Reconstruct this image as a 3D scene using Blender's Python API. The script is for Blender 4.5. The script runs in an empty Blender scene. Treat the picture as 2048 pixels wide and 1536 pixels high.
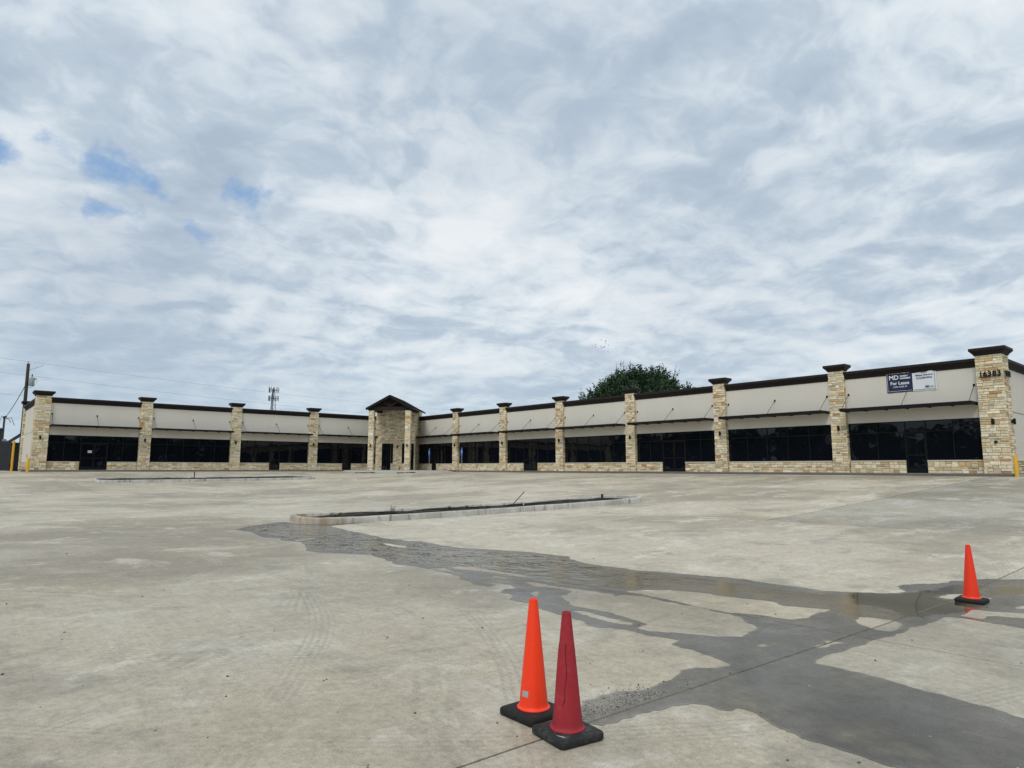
import bpy, bmesh, math, random
import numpy as np
from mathutils import Matrix, Vector

# ------------------------------------------------------------------ scene, camera, sky, sun, exposure
S = bpy.context.scene
C = S.collection
R = math.radians

def set_camera():
    pitch, roll, yaw = R(7.2687), math.atan(6 / 2694.0), R(40.6231)
    f = Vector((math.sin(yaw), math.cos(yaw), 0)); r = Vector((math.cos(yaw), -math.sin(yaw), 0)); z = Vector((0, 0, 1))
    F = f * math.cos(pitch) + z * math.sin(pitch)
    U = z * math.cos(pitch) - f * math.sin(pitch)
    r2 = r * math.cos(roll) + U * math.sin(roll)
    u2 = U * math.cos(roll) - r * math.sin(roll)
    M = Matrix.Identity(4)
    for i in range(3):
        M[i][0] = r2[i]; M[i][1] = u2[i]; M[i][2] = -F[i]
    M[2][3] = 0.21                       # eye level is just above the shop floor, which is z = 0
    cam = bpy.data.cameras.new('camera'); cam.sensor_width = 36; cam.lens = 1325 / 2048 * 36
    cam.clip_start = 0.05; cam.clip_end = 3000
    o = bpy.data.objects.new('camera', cam); C.objects.link(o); o.matrix_world = M
    S.camera = o
set_camera()

SUN_AZ, SUN_EL = (-0.80, -0.42), 52.0     # horizontal direction to the sun, elevation in degrees

class NT:
    """small helper for writing node trees"""
    def __init__(s, tree):
        s.t = tree; s.n = tree.nodes; s.l = tree.links
    def __call__(s, typ, ins=None, **kw):
        nd = s.n.new(typ)
        for k, v in kw.items(): setattr(nd, k, v)
        for k, v in (ins or {}).items(): s.put(nd, k, v)
        return nd
    def put(s, nd, k, v):
        sock = nd.inputs[k]
        if isinstance(v, bpy.types.NodeSocket): s.l.new(v, sock)
        elif isinstance(v, bpy.types.Node): s.l.new(v.outputs[0], sock)
        else: sock.default_value = v
    def m(s, op, a, b=0.0, c=0.0, clamp=False):
        nd = s.n.new('ShaderNodeMath'); nd.operation = op; nd.use_clamp = clamp
        for i, v in enumerate((a, b, c)): s.put(nd, i, v)
        return nd.outputs[0]
    def v(s, op, a, b=(0, 0, 0)):
        nd = s.n.new('ShaderNodeVectorMath'); nd.operation = op
        s.put(nd, 0, a); s.put(nd, 1, b)
        return nd.outputs['Value'] if op in ('DOT_PRODUCT', 'LENGTH', 'DISTANCE') else nd.outputs[0]
    def step(s, x, lo, hi, a=0.0, b=1.0):
        nd = s.n.new('ShaderNodeMapRange'); nd.interpolation_type = 'SMOOTHSTEP'
        for i, q in enumerate((x, lo, hi, a, b)): s.put(nd, i, q)
        return nd.outputs[0]
    def mix(s, f, a, b, mode='MIX'):
        nd = s.n.new('ShaderNodeMix'); nd.data_type = 'RGBA'; nd.blend_type = mode
        s.put(nd, 0, f); s.put(nd, 6, a); s.put(nd, 7, b)
        return nd.outputs[2]
    def noise(s, vec, scale, detail=4, rough=.5, dist=0.0, color=False):
        nd = s.n.new('ShaderNodeTexNoise')
        s.put(nd, 'Vector', vec); s.put(nd, 'Scale', scale); s.put(nd, 'Detail', detail)
        s.put(nd, 'Roughness', rough); s.put(nd, 'Distortion', dist)
        return nd.outputs[1 if color else 0]
    def scale(s, vec, xyz, loc=(0, 0, 0)):
        nd = s.n.new('ShaderNodeMapping'); s.put(nd, 0, vec); s.put(nd, 1, loc); s.put(nd, 3, xyz)
        return nd.outputs[0]

def rgb(r, g, b): return (r, g, b, 1.0)

def build_world():
    w = bpy.data.worlds.new('World'); S.world = w; w.use_nodes = True
    w.node_tree.nodes.clear(); T = NT(w.node_tree)
    sky = T('ShaderNodeTexSky'); sky.sky_type = 'NISHITA'; sky.sun_disc = False
    sky.sun_elevation = R(SUN_EL); sky.sun_rotation = math.atan2(SUN_AZ[0], SUN_AZ[1])
    sky.air_density = 1.0; sky.dust_density = 0.6
    d = T('ShaderNodeTexCoord').outputs['Generated']
    sep = T('ShaderNodeSeparateXYZ', {0: d}); x, y, z = sep.outputs
    # the cloud deck: directions cast on to a flat layer far overhead, flattened a little near the horizon
    zz = T.m('ADD', T.m('MAXIMUM', z, 0.0), 0.20)
    px, py = T.m('DIVIDE', x, zz), T.m('DIVIDE', y, zz)
    P = T('ShaderNodeCombineXYZ', {0: px, 1: py, 2: 0.0}).outputs[0]
    warp = T.noise(T.scale(P, (1, 1, 1), (3.1, 7.7, 0)), 2.4, 3, .55, color=True)
    P1 = T.v('ADD', P, T.v('MULTIPLY', T.v('SUBTRACT', warp, (.5, .5, .5)), (.30, .30, .30)))
    def deck(off):
        q = T.v('ADD', P1, off)
        a = T.noise(T.scale(q, (1.0, 1.0, 1), (8.3, 2.2, 0)), 1.75, 6, .56)
        return a
    lo_, hi_ = deck((0, 0, 0)), deck((-.07, -.04, 0))           # the same cloud a little nearer the sun: lit and shaded sides of the billows
    relief = T.m('SUBTRACT', lo_, hi_)
    big = T.noise(T.scale(P1, (1, 1, 1), (1.3, 4.2, 0)), .85, 3, .5)
    fine = T.noise(T.scale(P1, (1.0, 1.0, 1), (2.3, 9.2, 0)), 8.0, 5, .62)
    mid = lo_
    val = T.m('ADD', T.m('ADD', T.m('MULTIPLY', big, .38), T.m('MULTIPLY', lo_, .40)), T.m('ADD', T.m('MULTIPLY', fine, .22), T.m('MULTIPLY', relief, 1.05)))
    ramp = T('ShaderNodeValToRGB', {0: val}); e = ramp.color_ramp.elements
    e[0].position = .31; e[0].color = rgb(.42, .51, .62)
    e[1].position = .69; e[1].color = rgb(.86, .90, .93)
    k = e.new(.435); k.color = rgb(.515, .605, .70)
    k = e.new(.495); k.color = rgb(.615, .70, .78)
    k = e.new(.56); k.color = rgb(.715, .785, .84)
    cloud = ramp.outputs[0]
    # thicker grey cloud and brighter billows at a few bearings
    def blob(direction, lo, hi):
        v = Vector(direction).normalized()
        return T.step(T.v('DOT_PRODUCT', d, tuple(v)), lo, hi)
    shade = T.m('MULTIPLY', blob((.50, .62, .60), .93, .995), .24)
    shade = T.m('ADD', shade, T.m('MULTIPLY', blob((.06, .985, .145), .96, .998), .30))
    shade = T.m('ADD', shade, T.m('MULTIPLY', blob((.82, .47, .285), .97, .999), .18))
    shade = T.m('ADD', shade, T.m('MULTIPLY', blob((.24, .93, .215), .97, .998), .16))
    cloud = T.mix(shade, cloud, rgb(.345, .435, .555))
    lift = T.m('MULTIPLY', T.m('MULTIPLY', blob((.36, .80, .47), .955, .998), T.step(mid, .42, .64)), .30)
    lift = T.m('ADD', lift, T.m('MULTIPLY', T.m('MULTIPLY', blob((.62, .70, .34), .93, .998), T.step(mid, .42, .64)), .22))
    cloud = T.mix(lift, cloud, rgb(.83, .865, .895))
    # pale blue veil low down
    cloud = T.mix(T.m('MULTIPLY', T.step(z, .24, .02), .60), cloud, rgb(.50, .62, .725))
    # gaps of open sky low on the left
    dw = T.v('ADD', d, T.v('MULTIPLY', T.v('SUBTRACT', T.noise(d, 13.0, 3, .62, color=True), (.5, .5, .5)), (.085, .085, .085)))
    gap = 0.0
    def slit(p0, p1, wid):            # a thin gap between two bearings
        a_, b_ = Vector(p0).normalized(), Vector(p1).normalized(); ab = b_ - a_; L2 = ab.length_squared
        w_ = T.v('SUBTRACT', dw, tuple(a_)); t_ = T.m('DIVIDE', T.v('DOT_PRODUCT', w_, tuple(ab)), L2, clamp=True)
        foot = T.v('MULTIPLY', T('ShaderNodeCombineXYZ', {0: t_, 1: t_, 2: t_}).outputs[0], tuple(ab))
        return T.step(T.v('LENGTH', T.v('SUBTRACT', w_, foot)), wid, 0.0)
    for a_, b_, wd, amt in (((-.06, .925, .385), (.015, .929, .365), .034, 1.0), ((.115, .922, .378), (.165, .918, .358), .036, .95), ((.165, .918, .358), (.203, .913, .336), .030, 1.0), ((.262, .888, .378), (.297, .880, .369), .028, .85),
                        ((.120, .938, .326), (.165, .935, .314), .022, .8), ((.222, .919, .326), (.252, .913, .316), .024, .85), ((.06, .927, .395), (.09, .925, .383), .024, .6), ((.285, .888, .346), (.305, .884, .340), .020, .6)):
        gap = T.m('MAXIMUM', gap, T.m('MULTIPLY', slit(a_, b_, wd), amt))
    torn = T.m('ADD', T.m('MULTIPLY', T.noise(T.scale(d, (1.0, 1.0, 1.3)), 26.0, 6, .68), 1.7), T.m('MULTIPLY', gap, .75))
    gapm = T.m('MULTIPLY', T.step(torn, .88, 1.85), T.step(gap, 0.0, .45))
    cl10 = T.v('MULTIPLY', cloud, (10, 10, 10))
    blue = T.mix(.62, T.v('MULTIPLY', sky.outputs[0], (1.0, 1.0, 1.0)), rgb(2.7, 4.8, 8.1))
    col = T.mix(T.m('MULTIPLY', gapm, .9), cl10, blue)
    bg = T('ShaderNodeBackground', {'Color': col, 'Strength': 0.1})
    T('ShaderNodeOutputWorld', {'Surface': bg.outputs[0]})
build_world()

def build_sun():
    L = bpy.data.lights.new('sun', 'SUN'); L.energy = 1.5; L.angle = R(20); L.color = (1.0, .96, .90)
    o = bpy.data.objects.new('sun', L); C.objects.link(o)
    h = Vector((SUN_AZ[0], SUN_AZ[1], 0)).normalized()
    to_sun = h * math.cos(R(SUN_EL)) + Vector((0, 0, math.sin(R(SUN_EL))))
    o.rotation_euler = to_sun.to_track_quat('Z', 'Y').to_euler()
build_sun()
S.cycles.max_bounces = 5; S.cycles.diffuse_bounces = 3; S.cycles.glossy_bounces = 3; S.cycles.transmission_bounces = 2
S.view_settings.view_transform = 'Standard'; S.view_settings.look = 'None'
S.view_settings.gamma = 1.0; S.view_settings.exposure = 0.0; S.view_settings.use_curve_mapping = False

# ------------------------------------------------------------------ mesh helpers
class MB:
    """collects geometry for ONE mesh object"""
    def __init__(s): s.v = []; s.f = []; s.c = []; s.has_c = False
    def add(s, vs, fs, col=None):
        n = len(s.v); s.v.extend([tuple(p) for p in vs])
        for f in fs: s.f.append(tuple(i + n for i in f)); s.c.append(col)
        if col is not None: s.has_c = True
    def box(s, x0, x1, y0, y1, z0, z1, F=None, col=None):
        p = [(x, y, z) for z in (z0, z1) for y in (y0, y1) for x in (x0, x1)]
        if F: p = [F(*q) for q in p]
        s.add(p, [(0, 2, 3, 1), (4, 5, 7, 6), (0, 1, 5, 4), (2, 6, 7, 3), (0, 4, 6, 2), (1, 3, 7, 5)], col)
    def bar(s, p, q, w, h=None, up=(0, 0, 1), col=None):
        p, q = Vector(p), Vector(q); h = w if h is None else h
        t = (q - p).normalized(); u = Vector(up)
        if abs(t.dot(u)) > .95: u = Vector((1, 0, 0))
        x = t.cross(u).normalized(); y = x.cross(t).normalized()
        vs = [o + x * (sx * w / 2) + y * (sy * h / 2) for o in (p, q) for sx, sy in ((-1, -1), (1, -1), (1, 1), (-1, 1))]
        s.add(vs, [(0, 1, 2, 3), (4, 7, 6, 5), (0, 4, 5, 1), (1, 5, 6, 2), (2, 6, 7, 3), (3, 7, 4, 0)], col)
    def tube(s, pts, rad, n=8, cap=True, col=None):
        pts = [Vector(p) for p in pts]; rads = rad if isinstance(rad, (list, tuple)) else [rad] * len(pts)
        rings = []
        for i, p in enumerate(pts):
            t = (pts[min(i + 1, len(pts) - 1)] - pts[max(i - 1, 0)]).normalized()
            u = Vector((0, 0, 1)) if abs(t.z) < .9 else Vector((1, 0, 0))
            x = t.cross(u).normalized(); y = x.cross(t)
            rings.append([p + (x * math.cos(a) + y * math.sin(a)) * rads[i] for a in (2 * math.pi * k / n for k in range(n))])
        vs = [q for r in rings for q in r]
        fs = [(i * n + k, i * n + (k + 1) % n, (i + 1) * n + (k + 1) % n, (i + 1) * n + k) for i in range(len(pts) - 1) for k in range(n)]
        if cap: fs += [tuple(range(n - 1, -1, -1)), tuple((len(pts) - 1) * n + k for k in range(n))]
        s.add(vs, fs, col)
    def lathe(s, prof, n=32, o=(0, 0, 0), col=None):
        vs = [(o[0] + r * math.cos(2 * math.pi * k / n), o[1] + r * math.sin(2 * math.pi * k / n), o[2] + z) for r, z in prof for k in range(n)]
        fs = [(i * n + k, i * n + (k + 1) % n, (i + 1) * n + (k + 1) % n, (i + 1) * n + k) for i in range(len(prof) - 1) for k in range(n)]
        s.add(vs, fs, col)
    def sweep(s, rings, close=False, capends=True):
        n = len(rings[0]); vs = [q for r in rings for q in r]; m = len(rings)
        fs = []
        for i in range(m if close else m - 1):
            j = (i + 1) % m
            for k in range(n): fs.append((i * n + k, i * n + (k + 1) % n, j * n + (k + 1) % n, j * n + k))
        if capends and not close: fs += [tuple(range(n - 1, -1, -1)), tuple((m - 1) * n + k for k in range(n))]
        s.add(vs, fs)
    def mesh(s, name, mat, smooth=False, fix=True):
        me = bpy.data.meshes.new(name); me.from_pydata(s.v, [], s.f)
        if s.has_c:
            ca = me.color_attributes.new('tone', 'FLOAT_COLOR', 'CORNER')
            arr = np.ones((len(me.loops), 4), np.float32); i = 0
            for f, c in zip(s.f, s.c):
                if c is not None: arr[i:i + len(f), :3] = c
                i += len(f)
            ca.data.foreach_set('color', arr.ravel())
        if fix:
            bm = bmesh.new(); bm.from_mesh(me); bmesh.ops.recalc_face_normals(bm, faces=bm.faces); bm.to_mesh(me); bm.free()
        if mat: me.materials.append(mat)
        if smooth: me.polygons.foreach_set('use_smooth', [True] * len(me.polygons))
        return me
    def build(s, name, mat, parent=None, smooth=False, fix=True, stuff=False):
        return link(name, s.mesh(name, mat, smooth, fix), parent, stuff)

def link(name, data, parent=None, stuff=False):
    o = bpy.data.objects.new(name, data); C.objects.link(o)
    if parent is not None:
        o.parent = parent
        if parent.get('_world'): o.matrix_parent_inverse = Matrix.Translation(-parent.location)
    if stuff: o['kind'] = 'stuff'
    return o

def tag(o, label=None, cat=None, group=None, kind=None):
    if label: o['label'] = label
    if cat: o['category'] = cat
    if group: o['group'] = group
    if kind: o['kind'] = kind
    return o

def thing(name, loc, label=None, cat=None, group=None, rotz=0.0, kind=None, world=True):
    """an Empty at the base of a thing; with world=True its parts are given in world coordinates"""
    o = bpy.data.objects.new(name, None); C.objects.link(o); o.empty_display_size = .2
    o.location = loc; o.rotation_euler = (0, 0, rotz)
    if world: o['_world'] = 1
    return tag(o, label, cat, group, kind)

def smooth_angle(o, deg=35):
    me = o.data; me.polygons.foreach_set('use_smooth', [True] * len(me.polygons))
    bm = bmesh.new(); bm.from_mesh(me)
    for e in bm.edges:
        if len(e.link_faces) == 2 and e.calc_face_angle(0) > R(deg): e.smooth = False
    bm.to_mesh(me); bm.free()
    return o

# ------------------------------------------------------------------ materials
def mat(name):
    m = bpy.data.materials.new(name); m.use_nodes = True; m.node_tree.nodes.clear()
    T = NT(m.node_tree)
    b = T('ShaderNodeBsdfPrincipled'); T('ShaderNodeOutputMaterial', {0: b.outputs[0]})
    return m, T, b

def plain(name, col, rough=.6, var=.12, scale=4.0, bump=0.0, bscale=60.0, spec=.4, metal=0.0):
    m, T, b = mat(name)
    pos = T('ShaderNodeNewGeometry').outputs['Position']
    n = T.noise(pos, scale, 5, .6)
    f = T.m('ADD', 1 - var, T.m('MULTIPLY', n, 2 * var))
    c = T.v('MULTIPLY', T('ShaderNodeCombineXYZ', {0: f, 1: f, 2: f}).outputs[0], tuple(col))
    T.put(b, 'Base Color', c); T.put(b, 'Roughness', T.m('ADD', rough - .08, T.m('MULTIPLY', n, .16)))
    T.put(b, 'Specular IOR Level', spec); T.put(b, 'Metallic', metal)
    if bump:
        bn = T('ShaderNodeBump', {'Height': T.noise(pos, bscale, 4, .6), 'Strength': bump, 'Distance': .02})
        T.put(b, 'Normal', bn.outputs[0])
    return m

TRACKS = [((-9.0, 12.0), 13.2, .15), ((-9.0, 12.0), 14.75, .15), ((9.5, 13.5), 11.0, .16), ((9.5, 13.5), 12.6, .16)]

def concrete(T, pos):
    """colour and height of the broomed lot concrete, in world coordinates"""
    w = T.noise(pos, .25, 3, .5, color=True)
    P = T.v('ADD', pos, T.v('MULTIPLY', T.v('SUBTRACT', w, (.5, .5, .5)), (2.5, 2.5, 0)))
    big = T.noise(T.scale(P, (1, 1, 1), (11, 3, 0)), .16, 3, .55)
    warm = T.noise(T.scale(P, (1, 1, 1), (31, 17, 0)), .33, 4, .6)
    patch = T.noise(T.scale(P, (1, 1, 1), (51, 7, 0)), .75, 6, .62)
    mott = T.noise(T.scale(pos, (1, 1, 1), (5, 9, 0)), 4.5, 4, .65)
    broom = T.noise(T.scale(pos, (30, 2.2, 1)), 1.0, 4, .6)
    P3 = T.v('ADD', P, T.v('MULTIPLY', T.v('SUBTRACT', T.noise(pos, 1.6, 4, .6, color=True), (.5, .5, .5)), (1.3, 1.3, 0)))
    streak = T.noise(T.scale(P3, (.45, 1.7, 1), (4, 4, 0)), .9, 5, .68)
    grain = T.noise(pos, 85, 3, .75)
    fines = T.noise(T.scale(pos, (1, 1, 1), (2, 6, 0)), 17.0, 5, .7)
    c = T.mix(T.step(big, .40, .60), rgb(.31, .28, .215), rgb(.475, .445, .365))
    c = T.mix(T.m('MULTIPLY', T.step(warm, .52, .68), .42), c, rgb(.49, .43, .315))
    c = T.mix(T.m('MULTIPLY', T.step(warm, .42, .28), .45), c, rgb(.385, .385, .37))
    c = T.mix(T.m('MULTIPLY', T.step(patch, .54, .66), .75), c, rgb(.57, .55, .49))
    c = T.mix(T.m('MULTIPLY', T.step(patch, .46, .34), .65), c, rgb(.265, .245, .20))
    c = T.mix(T.m('MULTIPLY', T.m('MULTIPLY', T.step(streak, .53, .68), T.step(mott, .36, .58)), .62), c, rgb(.60, .585, .53))
    c = T.mix(T.m('MULTIPLY', T.step(streak, .45, .30), .50), c, rgb(.25, .235, .20))
    # sweeping turns worn by vehicles: broad broken arcs, paler or darker than the slab
    sw = T('ShaderNodeSeparateXYZ', {0: T.v('ADD', pos, T.v('MULTIPLY', T.v('SUBTRACT', w, (.5, .5, .5)), (1.6, 1.6, 0)))})
    for (cx, cy), rad, wd, pale in (((-7.0, 15.0), 11.0, .30, 1), ((-7.0, 15.0), 12.6, .34, 0), ((-5.0, 8.5), 7.4, .28, 1), ((-5.0, 8.5), 8.9, .26, 0), ((16.0, 24.0), 19.0, .35, 1), ((16.0, 24.0), 20.7, .30, 0)):
        dx, dy = T.m('SUBTRACT', sw.outputs[0], cx), T.m('SUBTRACT', sw.outputs[1], cy)
        rr = T.m('SQRT', T.m('ADD', T.m('MULTIPLY', dx, dx), T.m('MULTIPLY', dy, dy)))
        band = T.step(T.m('ABSOLUTE', T.m('SUBTRACT', rr, rad)), wd, wd * .2)
        fibre = T.step(T.noise(T('ShaderNodeCombineXYZ', {0: T.m('MULTIPLY', rr, 16.0), 1: T.m('MULTIPLY', T.m('ARCTAN2', dy, dx), 5.0), 2: rad}).outputs[0], 1.0, 2, .6), .38, .62)
        c = T.mix(T.m('MULTIPLY', T.m('MULTIPLY', band, fibre), T.m('MULTIPLY', T.step(patch, .38, .60), .42)), c, rgb(.56, .545, .49) if pale else rgb(.25, .235, .20))
    # tyre tracks: arcs of four ribs
    tr = 0.0
    sp = T('ShaderNodeSeparateXYZ', {0: T.v('ADD', pos, T.v('MULTIPLY', T.v('SUBTRACT', w, (.5, .5, .5)), (.35, .35, 0)))})
    for (cx, cy), rad, wd in TRACKS:
        dx, dy = T.m('SUBTRACT', sp.outputs[0], cx), T.m('SUBTRACT', sp.outputs[1], cy)
        rr = T.m('SQRT', T.m('ADD', T.m('MULTIPLY', dx, dx), T.m('MULTIPLY', dy, dy)))
        off = T.m('ABSOLUTE', T.m('SUBTRACT', rr, rad))
        inside = T.step(off, wd, wd * .8)
        rib = T.step(T.m('SINE', T.m('MULTIPLY', rr, 2 * math.pi / .06)), -.2, .5)
        lug = T.step(T.m('SINE', T.m('MULTIPLY', T.m('ARCTAN2', dy, dx), rad * 2 * math.pi / .09)), -.6, .2)
        tr = T.m('MAXIMUM', tr, T.m('MULTIPLY', inside, T.m('MULTIPLY', rib, T.m('ADD', .45, T.m('MULTIPLY', lug, .55)))))
    worn = T.m('MULTIPLY', tr, T.step(patch, .36, .58))
    c = T.mix(T.m('MULTIPLY', worn, .27), c, rgb(.19, .185, .17))
    fac = T.m('ADD', -.56, T.m('ADD', T.m('MULTIPLY', mott, .62), T.m('ADD', T.m('MULTIPLY', grain, 1.25), T.m('ADD', T.m('MULTIPLY', broom, .32), T.m('MULTIPLY', fines, .98)))))
    c = T.v('MULTIPLY', c, T('ShaderNodeCombineXYZ', {0: T.m('MULTIPLY', fac, .945), 1: T.m('MULTIPLY', fac, .905), 2: T.m('MULTIPLY', fac, .85)}).outputs[0])
    # small dark pits and crumbs of dirt, in drifts
    vor = T('ShaderNodeTexVoronoi', {'Vector': pos, 'Scale': 5.5})
    size = T.m('MULTIPLY', T.m('SUBTRACT', T('ShaderNodeSeparateXYZ', {0: vor.outputs['Color']}).outputs[0], .70), .16)
    pit = T.m('MULTIPLY', T.step(T.m('SUBTRACT', size, vor.outputs['Distance']), 0, .012), T.step(patch, .40, .62))
    c = T.mix(T.m('MULTIPLY', pit, .75), c, rgb(.07, .065, .055))
    h = T.m('ADD', T.m('MULTIPLY', grain, .5), T.m('ADD', T.m('MULTIPLY', broom, .35), T.m('MULTIPLY', mott, .5)))
    return c, h, patch, grain

def make_lot_mat():
    m, T, b = mat('lot_concrete')
    pos = T('ShaderNodeNewGeometry').outputs['Position']
    c, h, patch, grain = concrete(T, pos)
    c = T.mix(1.0, c, T('ShaderNodeObjectInfo').outputs['Color'], 'MULTIPLY')
    T.put(b, 'Base Color', c); T.put(b, 'Roughness', T.m('ADD', .43, T.m('MULTIPLY', patch, .24))); T.put(b, 'Specular IOR Level', .62)
    T.put(b, 'Normal', T('ShaderNodeBump', {'Height': h, 'Strength': .55, 'Distance': .006}).outputs[0])
    return m

def make_wet_mat():
    """the same concrete under a film of water; where it pools the surface is level and mirror-smooth"""
    m, T, b = mat('wet_concrete')
    pos = T('ShaderNodeNewGeometry').outputs['Position']
    c, h, patch, grain = concrete(T, pos)
    sep = T('ShaderNodeSeparateColor', {0: T('ShaderNodeAttribute', attribute_name='wet').outputs['Color']})
    silt, pool, rip = sep.outputs
    raw = pool
    rim = T('ShaderNodeAttribute', attribute_name='rim').outputs['Fac']
    n2 = T.noise(pos, 3.0, 6, .6)
    pool = T.step(T.m('ADD', pool, T.m('MULTIPLY', T.m('SUBTRACT', n2, .5), T.m('ADD', 1.2, T.m('MULTIPLY', rip, .5)))), .40, .85)
    wetf = T.m('ADD', .235, T.m('MULTIPLY', T.m('MULTIPLY', n2, T.step(patch, .3, .7)), .20))
    wetf = T.m('ADD', wetf, T.m('MULTIPLY', T.m('SUBTRACT', 1.0, T.step(T.m('ADD', rim, T.m('MULTIPLY', T.m('SUBTRACT', grain, .5), .8)), 0.0, .9)), .16))
    dry = T.noise(T.scale(pos, (1, 1, 1), (7, 3, 0)), 1.1, 6, .62)          # where the film has begun to dry off
    wetf = T.m('ADD', wetf, T.m('MULTIPLY', T.m('MULTIPLY', T.step(dry, .50, .68), T.m('SUBTRACT', 1.0, pool)), .20))
    wc = T.v('MULTIPLY', T.v('MULTIPLY', c, T('ShaderNodeCombineXYZ', {0: wetf, 1: wetf, 2: wetf}).outputs[0]), (.98, .99, 1.0))
    wc = T.mix(T.m('MULTIPLY', T.m('MULTIPLY', raw, T.m('SUBTRACT', 1.0, T.m('MULTIPLY', rip, .6))), .75), wc, T.mix(n2, rgb(.095, .078, .052), rgb(.205, .168, .112)))
    wc = T.mix(T.m('MULTIPLY', pool, .45), wc, rgb(.115, .096, .064))          # mud under the standing water
    wc = T.mix(T.m('MULTIPLY', silt, .92), wc, rgb(.022, .020, .011))
    T.put(b, 'Base Color', wc); T.put(b, 'IOR', 1.33); T.put(b, 'Specular IOR Level', T.m('SUBTRACT', .5, T.m('MULTIPLY', silt, .37)))
    film = T.m('ADD', T.m('ADD', .06, T.m('MULTIPLY', T.step(dry, .42, .66), .22)), T.m('MULTIPLY', grain, .32))
    still = T.m('ADD', .028, T.m('MULTIPLY', T.m('SUBTRACT', 1.0, T.m('MAXIMUM', silt, rip)), .07))
    T.put(b, 'Roughness', T.m('ADD', T.m('MULTIPLY', film, T.m('SUBTRACT', 1.0, pool)), T.m('MULTIPLY', pool, still)))
    # level water: normal straight up, with wind ripples at the shallow upper end
    wav = T.noise(T.scale(pos, (2.6, 2.0, 1)), 1.15, 4, .5, .8)
    up = T('ShaderNodeBump', {'Height': wav, 'Strength': T.m('MULTIPLY', rip, .8), 'Distance': .05, 'Normal': T.v('NORMALIZE', T.v('ADD', T.v('MULTIPLY', T('ShaderNodeNewGeometry').outputs['Normal'], (1.0, 1.0, 1.0)), (0, 0, .0)))}).outputs[0]
    rough_n = T('ShaderNodeBump', {'Height': h, 'Strength': .35, 'Distance': .004}).outputs[0]
    T.put(b, 'Normal', T.v('NORMALIZE', T.mix(pool, rough_n, up)))
    return m

def make_stone_mat():
    m, T, b = mat('limestone')
    pos = T('ShaderNodeNewGeometry').outputs['Position']
    tone = T('ShaderNodeAttribute', attribute_name='tone').outputs['Color']
    n = T.noise(pos, 7.0, 6, .65); n2 = T.noise(T.scale(pos, (1, 1, 2.5)), 2.6, 5, .6, 1.0)
    f = T.m('ADD', .62, T.m('MULTIPLY', n, .92))
    c = T.v('MULTIPLY', tone, T('ShaderNodeCombineXYZ', {0: f, 1: f, 2: f}).outputs[0])
    c = T.mix(T.m('MULTIPLY', T.step(n2, .57, .74), .32), c, rgb(.46, .33, .17))
    c = T.mix(T.m('MULTIPLY', T.step(n2, .45, .30), .5), c, rgb(.66, .60, .47))
    T.put(b, 'Base Color', c); T.put(b, 'Roughness', .9); T.put(b, 'Specular IOR Level', .25)
    T.put(b, 'Normal', T('ShaderNodeBump', {'Height': n, 'Strength': .8, 'Distance': .03}).outputs[0])
    return m

def make_stucco():
    m, T, b = mat('stucco')
    pos = T('ShaderNodeNewGeometry').outputs['Position']
    n = T.noise(T.scale(pos, (1, 1, .35)), .8, 5, .6); g = T.noise(pos, 45, 3, .6); run = T.noise(T.scale(pos, (1.2, 1.2, .10)), 1.0, 4, .6)
    f = T.m('ADD', .88, T.m('ADD', T.m('MULTIPLY', n, .12), T.m('ADD', T.m('MULTIPLY', g, .06), T.m('MULTIPLY', run, .06))))
    c = T.v('MULTIPLY', T('ShaderNodeCombineXYZ', {0: f, 1: f, 2: f}).outputs[0], (.685, .65, .572))
    T.put(b, 'Base Color', c); T.put(b, 'Roughness', .92); T.put(b, 'Specular IOR Level', .2)
    T.put(b, 'Normal', T('ShaderNodeBump', {'Height': g, 'Strength': .5, 'Distance': .008}).outputs[0])
    return m

def make_glass():
    m, T, b = mat('tinted_glass')
    pos = T('ShaderNodeNewGeometry').outputs['Position']
    T.put(b, 'Base Color', rgb(.0045, .006, .009)); T.put(b, 'Roughness', .025); T.put(b, 'Specular IOR Level', .38)
    T.put(b, 'Normal', T('ShaderNodeBump', {'Height': T.noise(pos, .9, 2, .5), 'Strength': .12, 'Distance': .05}).outputs[0])
    return m

def make_soil():
    m, T, b = mat('soil')
    pos = T('ShaderNodeNewGeometry').outputs['Position']
    n = T.noise(pos, 3.0, 7, .7)
    c = T.mix(T.step(n, .35, .7), rgb(.018, .015, .012), rgb(.085, .07, .05))
    T.put(b, 'Base Color', c); T.put(b, 'Roughness', .95)
    T.put(b, 'Normal', T('ShaderNodeBump', {'Height': n, 'Strength': 1.0, 'Distance': .08}).outputs[0])
    return m

def make_leaf(name, dark, light):
    m, T, b = mat(name)
    tone = T('ShaderNodeAttribute', attribute_name='tone').outputs['Color']
    r = T('ShaderNodeSeparateColor', {0: tone}).outputs[0]
    T.put(b, 'Base Color', T.mix(r, dark, light)); T.put(b, 'Roughness', .55); T.put(b, 'Specular IOR Level', .35)
    return m

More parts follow.
